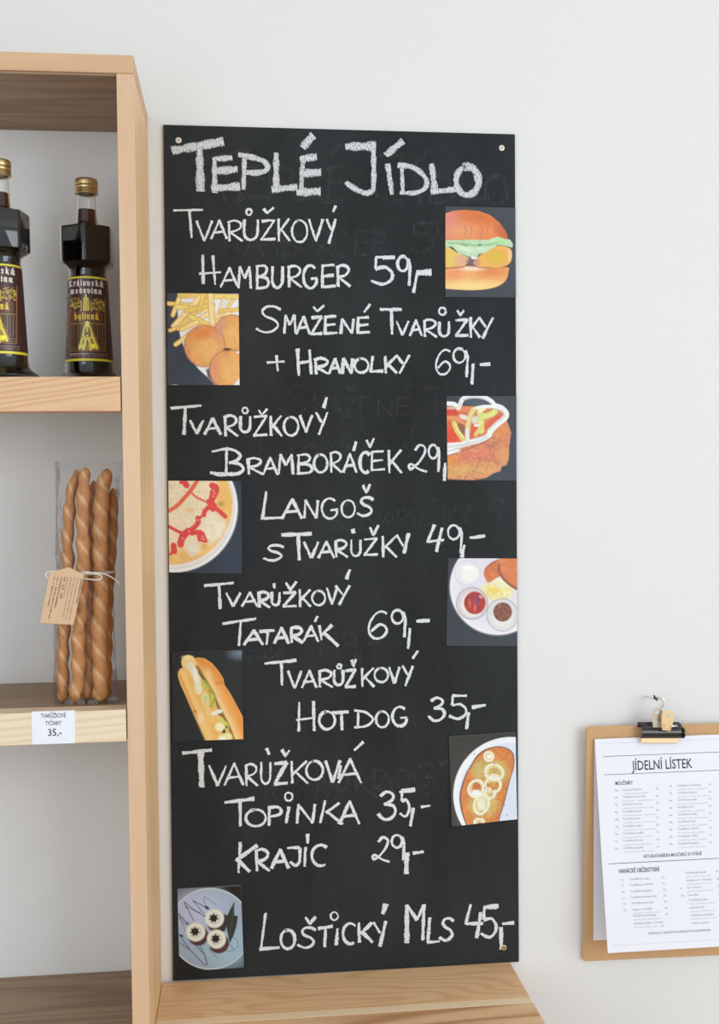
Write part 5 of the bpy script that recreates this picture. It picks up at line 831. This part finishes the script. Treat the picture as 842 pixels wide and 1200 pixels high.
B1 = [('1ks', 'Tvarůžkový krajíc', '29,-', 0), ('1ks', 'Tvarůžkový chlebíček', '19,-', 0), ('1ks', 'Tvarůžková topinka', '35,-', 0), ('1ks', 'Tvarůžkový bramboráček', '29,-', 0), ('1ks', 'Tvarůžkový hot dog', '35,-', 0), ('1ks', 'Langoš s tvarůžky', '49,-', 1), ('', 'Tvarůžkový hamburger', '59,-', 1), ('', 'Smažené tvarůžky + hranolky', '69,-', 1)]
for (q_, nm, pr, sb), py in zip(B1, (1030.5, 1037.5, 1045, 1052, 1059, 1066.5, 1074, 1083)):
    z = Zp(py); xx = Xp(735+(py-1030)*.08, py)
    if q_: gt.add(q_, xx-.0125, z, .0024)
    gt.add(nm, xx, z, .0030, min(.00165*len(nm)+.002, .044)); gt.add(pr, xx+.0485 if len(nm) < 25 else xx+.040, z if len(nm) < 25 else z-.0052, .0027)
    if sb: pl_.add(sub(3), xx+.001, z-.0048, .0022, .040 if len(nm) < 25 else .034)
B2 = [('', 'Tvarůžkový tatarák', '69,-', 1), ('', 'Smažený sýr + hranolky', '69,-', 1), ('1ks', 'Sýr v housce', '35,-', 1), ('150g', 'Hranolky', '20,-', 0), ('', 'Tvarůžkový salát', '69,-', 1), ('', 'Loštický mls', '45,-', 1), ('', 'Tvarůžková pomazánka', '35,-', 1), ('', 'Chléb k polévce', '5,-', 0)]
for (q_, nm, pr, sb), py in zip(B2, (1026.5, 1035.5, 1044, 1053, 1059, 1068, 1077, 1086.5)):
    z = Zp(py); xx = Xp(800+(py-1026)*.1, py)
    if q_: gt.add(q_, xx-.011, z, .0024)
    gt.add(nm, xx, z, .0030, .00165*len(nm)+.002); gt.add(pr, xx+.046, z, .0027)
    if sb: pl_.add(sub(3), xx+.001, z-.0048, .0022, .038)
gt.build('printed_list', m_ink_grey, s2, pt)['kind'] = 'stuff'; pl_.build('printed_small_text', m_ink_pale, s2, pt)['kind'] = 'stuff'
# thin printed frame with rounded corner
for z_ in (.2925, .0105):
    fr = Letters(); fr.rect(.5625, z_, .7600, z_+.0003); fr.build('printed_frame', m_ink_pale, s2, pt)

# binder clip: black bar, brass jaw, upright lever
bc = empty('binder_clip', (.6524, -.030, .2990+ZO), 'black and brass bulldog clip gripping the top of the clipboard', 'clip', rot=(0, .035, 0))
def extrude_profile(name, prof, x0, x1, mat, parent, thick=.0008):
    """profile of (y, z) points swept along x, given wall thickness"""
    n = len(prof); V = []; Fc = []; nr = []
    for i in range(n):
        a = Vector(prof[max(i-1, 0)]); c = Vector(prof[min(i+1, n-1)]); t_ = (c-a).normalized(); nr.append(Vector((-t_.y, t_.x)))
    for x in (x0, x1):
        for i in range(n): V.append((x, prof[i][0], prof[i][1]))
        for i in range(n): q = Vector(prof[i])+nr[i]*thick; V.append((x, q.x, q.y))
    o_ = 2*n
    for i in range(n-1):
        Fc += [(i, i+1, o_+i+1, o_+i), (n+i+1, n+i, o_+n+i, o_+n+i+1), (i+1, i, n+i, n+i+1), (o_+i, o_+i+1, o_+n+i+1, o_+n+i)]
    Fc += [(0, o_, o_+n, n), (n-1, 2*n-1, o_+2*n-1, o_+n-1)]
    me = pymesh(name, V, Fc, True, 45); o = link_obj(name, me, parent, mat)
    bm = bmesh.new(); bm.from_mesh(me); bmesh.ops.recalc_face_normals(bm, faces=bm.faces[:]); bm.to_mesh(me); bm.free(); return o
prof = [(.003+.0, .0205)]+[(.0025-.0105*math.sin(math.radians(a)), .0085+.0095*math.cos(math.radians(a))) for a in range(5, 176, 12)]+[(.0015, -.0012)]
extrude_profile('clip_body', prof, -.0308, .0312, m_blackmetal, bc)
o = link_obj('end_curl', pymesh('curl', *tube_data([(.0300, -.0055, .0085), (.0316, -.0055, .0085)], .0078, 20), True, 40), bc, m_blackmetal)
link_obj('back_flange', box_mesh(-.0345, .0290, .0035, .0045, .0150, .0225, .0003), bc, m_blackmetal)
j = link_obj('jaw', box_mesh(-.0300, .0265, -.0015, .0008, -.0070, .0008, .0004), bc, m_brass); j['label'] = 'shiny brass jaw strip'
link_obj('back_jaw', box_mesh(-.0300, .0265, .0166, .0180, -.0070, .0150, .0004), bc, m_brass)
def lever(name, cx, y, z0, w, h, tilt, mat, lab, hole=True):
    bm = bmesh.new(); r = .0030; hz = h-w*.42
    outer = [(-w/2*.80, 0), (w/2*.80, 0), (w/2, hz*.9)]+[(w/2*math.cos(math.radians(a)), hz+w*.42*math.sin(math.radians(a))) for a in range(10, 171, 20)]+[(-w/2, hz*.9)]
    N = 24; inn = [(r*math.cos(2*math.pi*k/N), hz+r*math.sin(2*math.pi*k/N)) for k in range(N)]
    V = []; Fc = []
    # resample the outline to N points by angle round the hole
    out = []
    for k in range(N):
        a = 2*math.pi*k/N; d = Vector((math.cos(a), math.sin(a))); best = None
        for i in range(len(outer)):
            p1 = Vector(outer[i])-Vector((0, hz)); p2 = Vector(outer[(i+1) % len(outer)])-Vector((0, hz)); e = p2-p1; den = d.x*e.y-d.y*e.x
            if abs(den) < 1e-12: continue
            t_ = (p1.x*e.y-p1.y*e.x)/den; s_ = (p1.x*d.y-p1.y*d.x)/den
            if t_ > 0 and -1e-6 <= s_ <= 1+1e-6: best = t_ if best is None else min(best, t_)
        out.append((d.x*best, hz+d.y*best))
    for yy in (0, .0009):
        V += [(x, yy, z) for x, z in out]; V += [(x, yy, z) for x, z in inn]
    for k in range(N):
        q = (k+1) % N; Fc += [(k, q, N+q, N+k), (2*N+q, 2*N+k, 3*N+k, 3*N+q), (q, k, 2*N+k, 2*N+q), (N+k, N+q, 3*N+q, 3*N+k)]
    me = pymesh(name, V, Fc); bm.from_mesh(me); bmesh.ops.recalc_face_normals(bm, faces=bm.faces[:]); bm.to_mesh(me); bm.free()
    o = link_obj(name, me, bc, mat); o.location = (cx, y, z0); o.rotation_euler = (tilt[0], tilt[1], 0); o['label'] = lab
    for k in range(3):   # diagonal grip ribs
        Vt, Ft = tube_data([(-w*.36, -.0003, .009-k*.0032), (w*.38, -.0003, .0058-k*.0032)], .0008, 6); link_obj('grip_rib', pymesh('rib', Vt, Ft, True), o, mat)
    return o
lever('lever', .0020, -.0150, .0140, .0185, .0300, (.05, .07, 0), m_brass, 'brass lever with a round hole and slanting ribs')
lever('lever', -.0085, -.0060, .0170, .0160, .0290, (.12, -.05, 0), m_nickel, 'silver rear lever mostly behind the brass one')
V, Ft = tube_data([(.004, -.006, .0185), (.022, -.006, .0185)], .0018, 10); link_obj('hinge_pin', pymesh('pin', V, Ft, True), bc, m_nickel)

# wall hook the clip hangs from
wh = empty('wall_hook', (.6440, -.0002, .3500+ZO), 'small bent wire hook in the wall holding up the bulldog clip', 'hook')
hk = smooth_path([(-.0010, .0, .0040), (-.0015, -.010, .0055), (-.0010, -.024, .0060), (.0020, -.0330, .0085), (.0070, -.0360, .0085), (.0105, -.0370, .0040), (.0100, -.0365, -.0015), (.0060, -.0345, -.0050)], 7)
Vt, Ft = tube_data(hk, .0016, 8); link_obj('wire', pymesh('wire', Vt, Ft, True), wh, m_nickel)
Vt, Ft = tube_data([(-.0030, -.0335, .0125), (-.0015, -.0335, .0085), (.0022, -.0340, .0045)], [.0010, .0021, .0009], 8); o = link_obj('tip', pymesh('tip', Vt, Ft, True), wh, m_blackmetal); o['label'] = 'black hook tip'
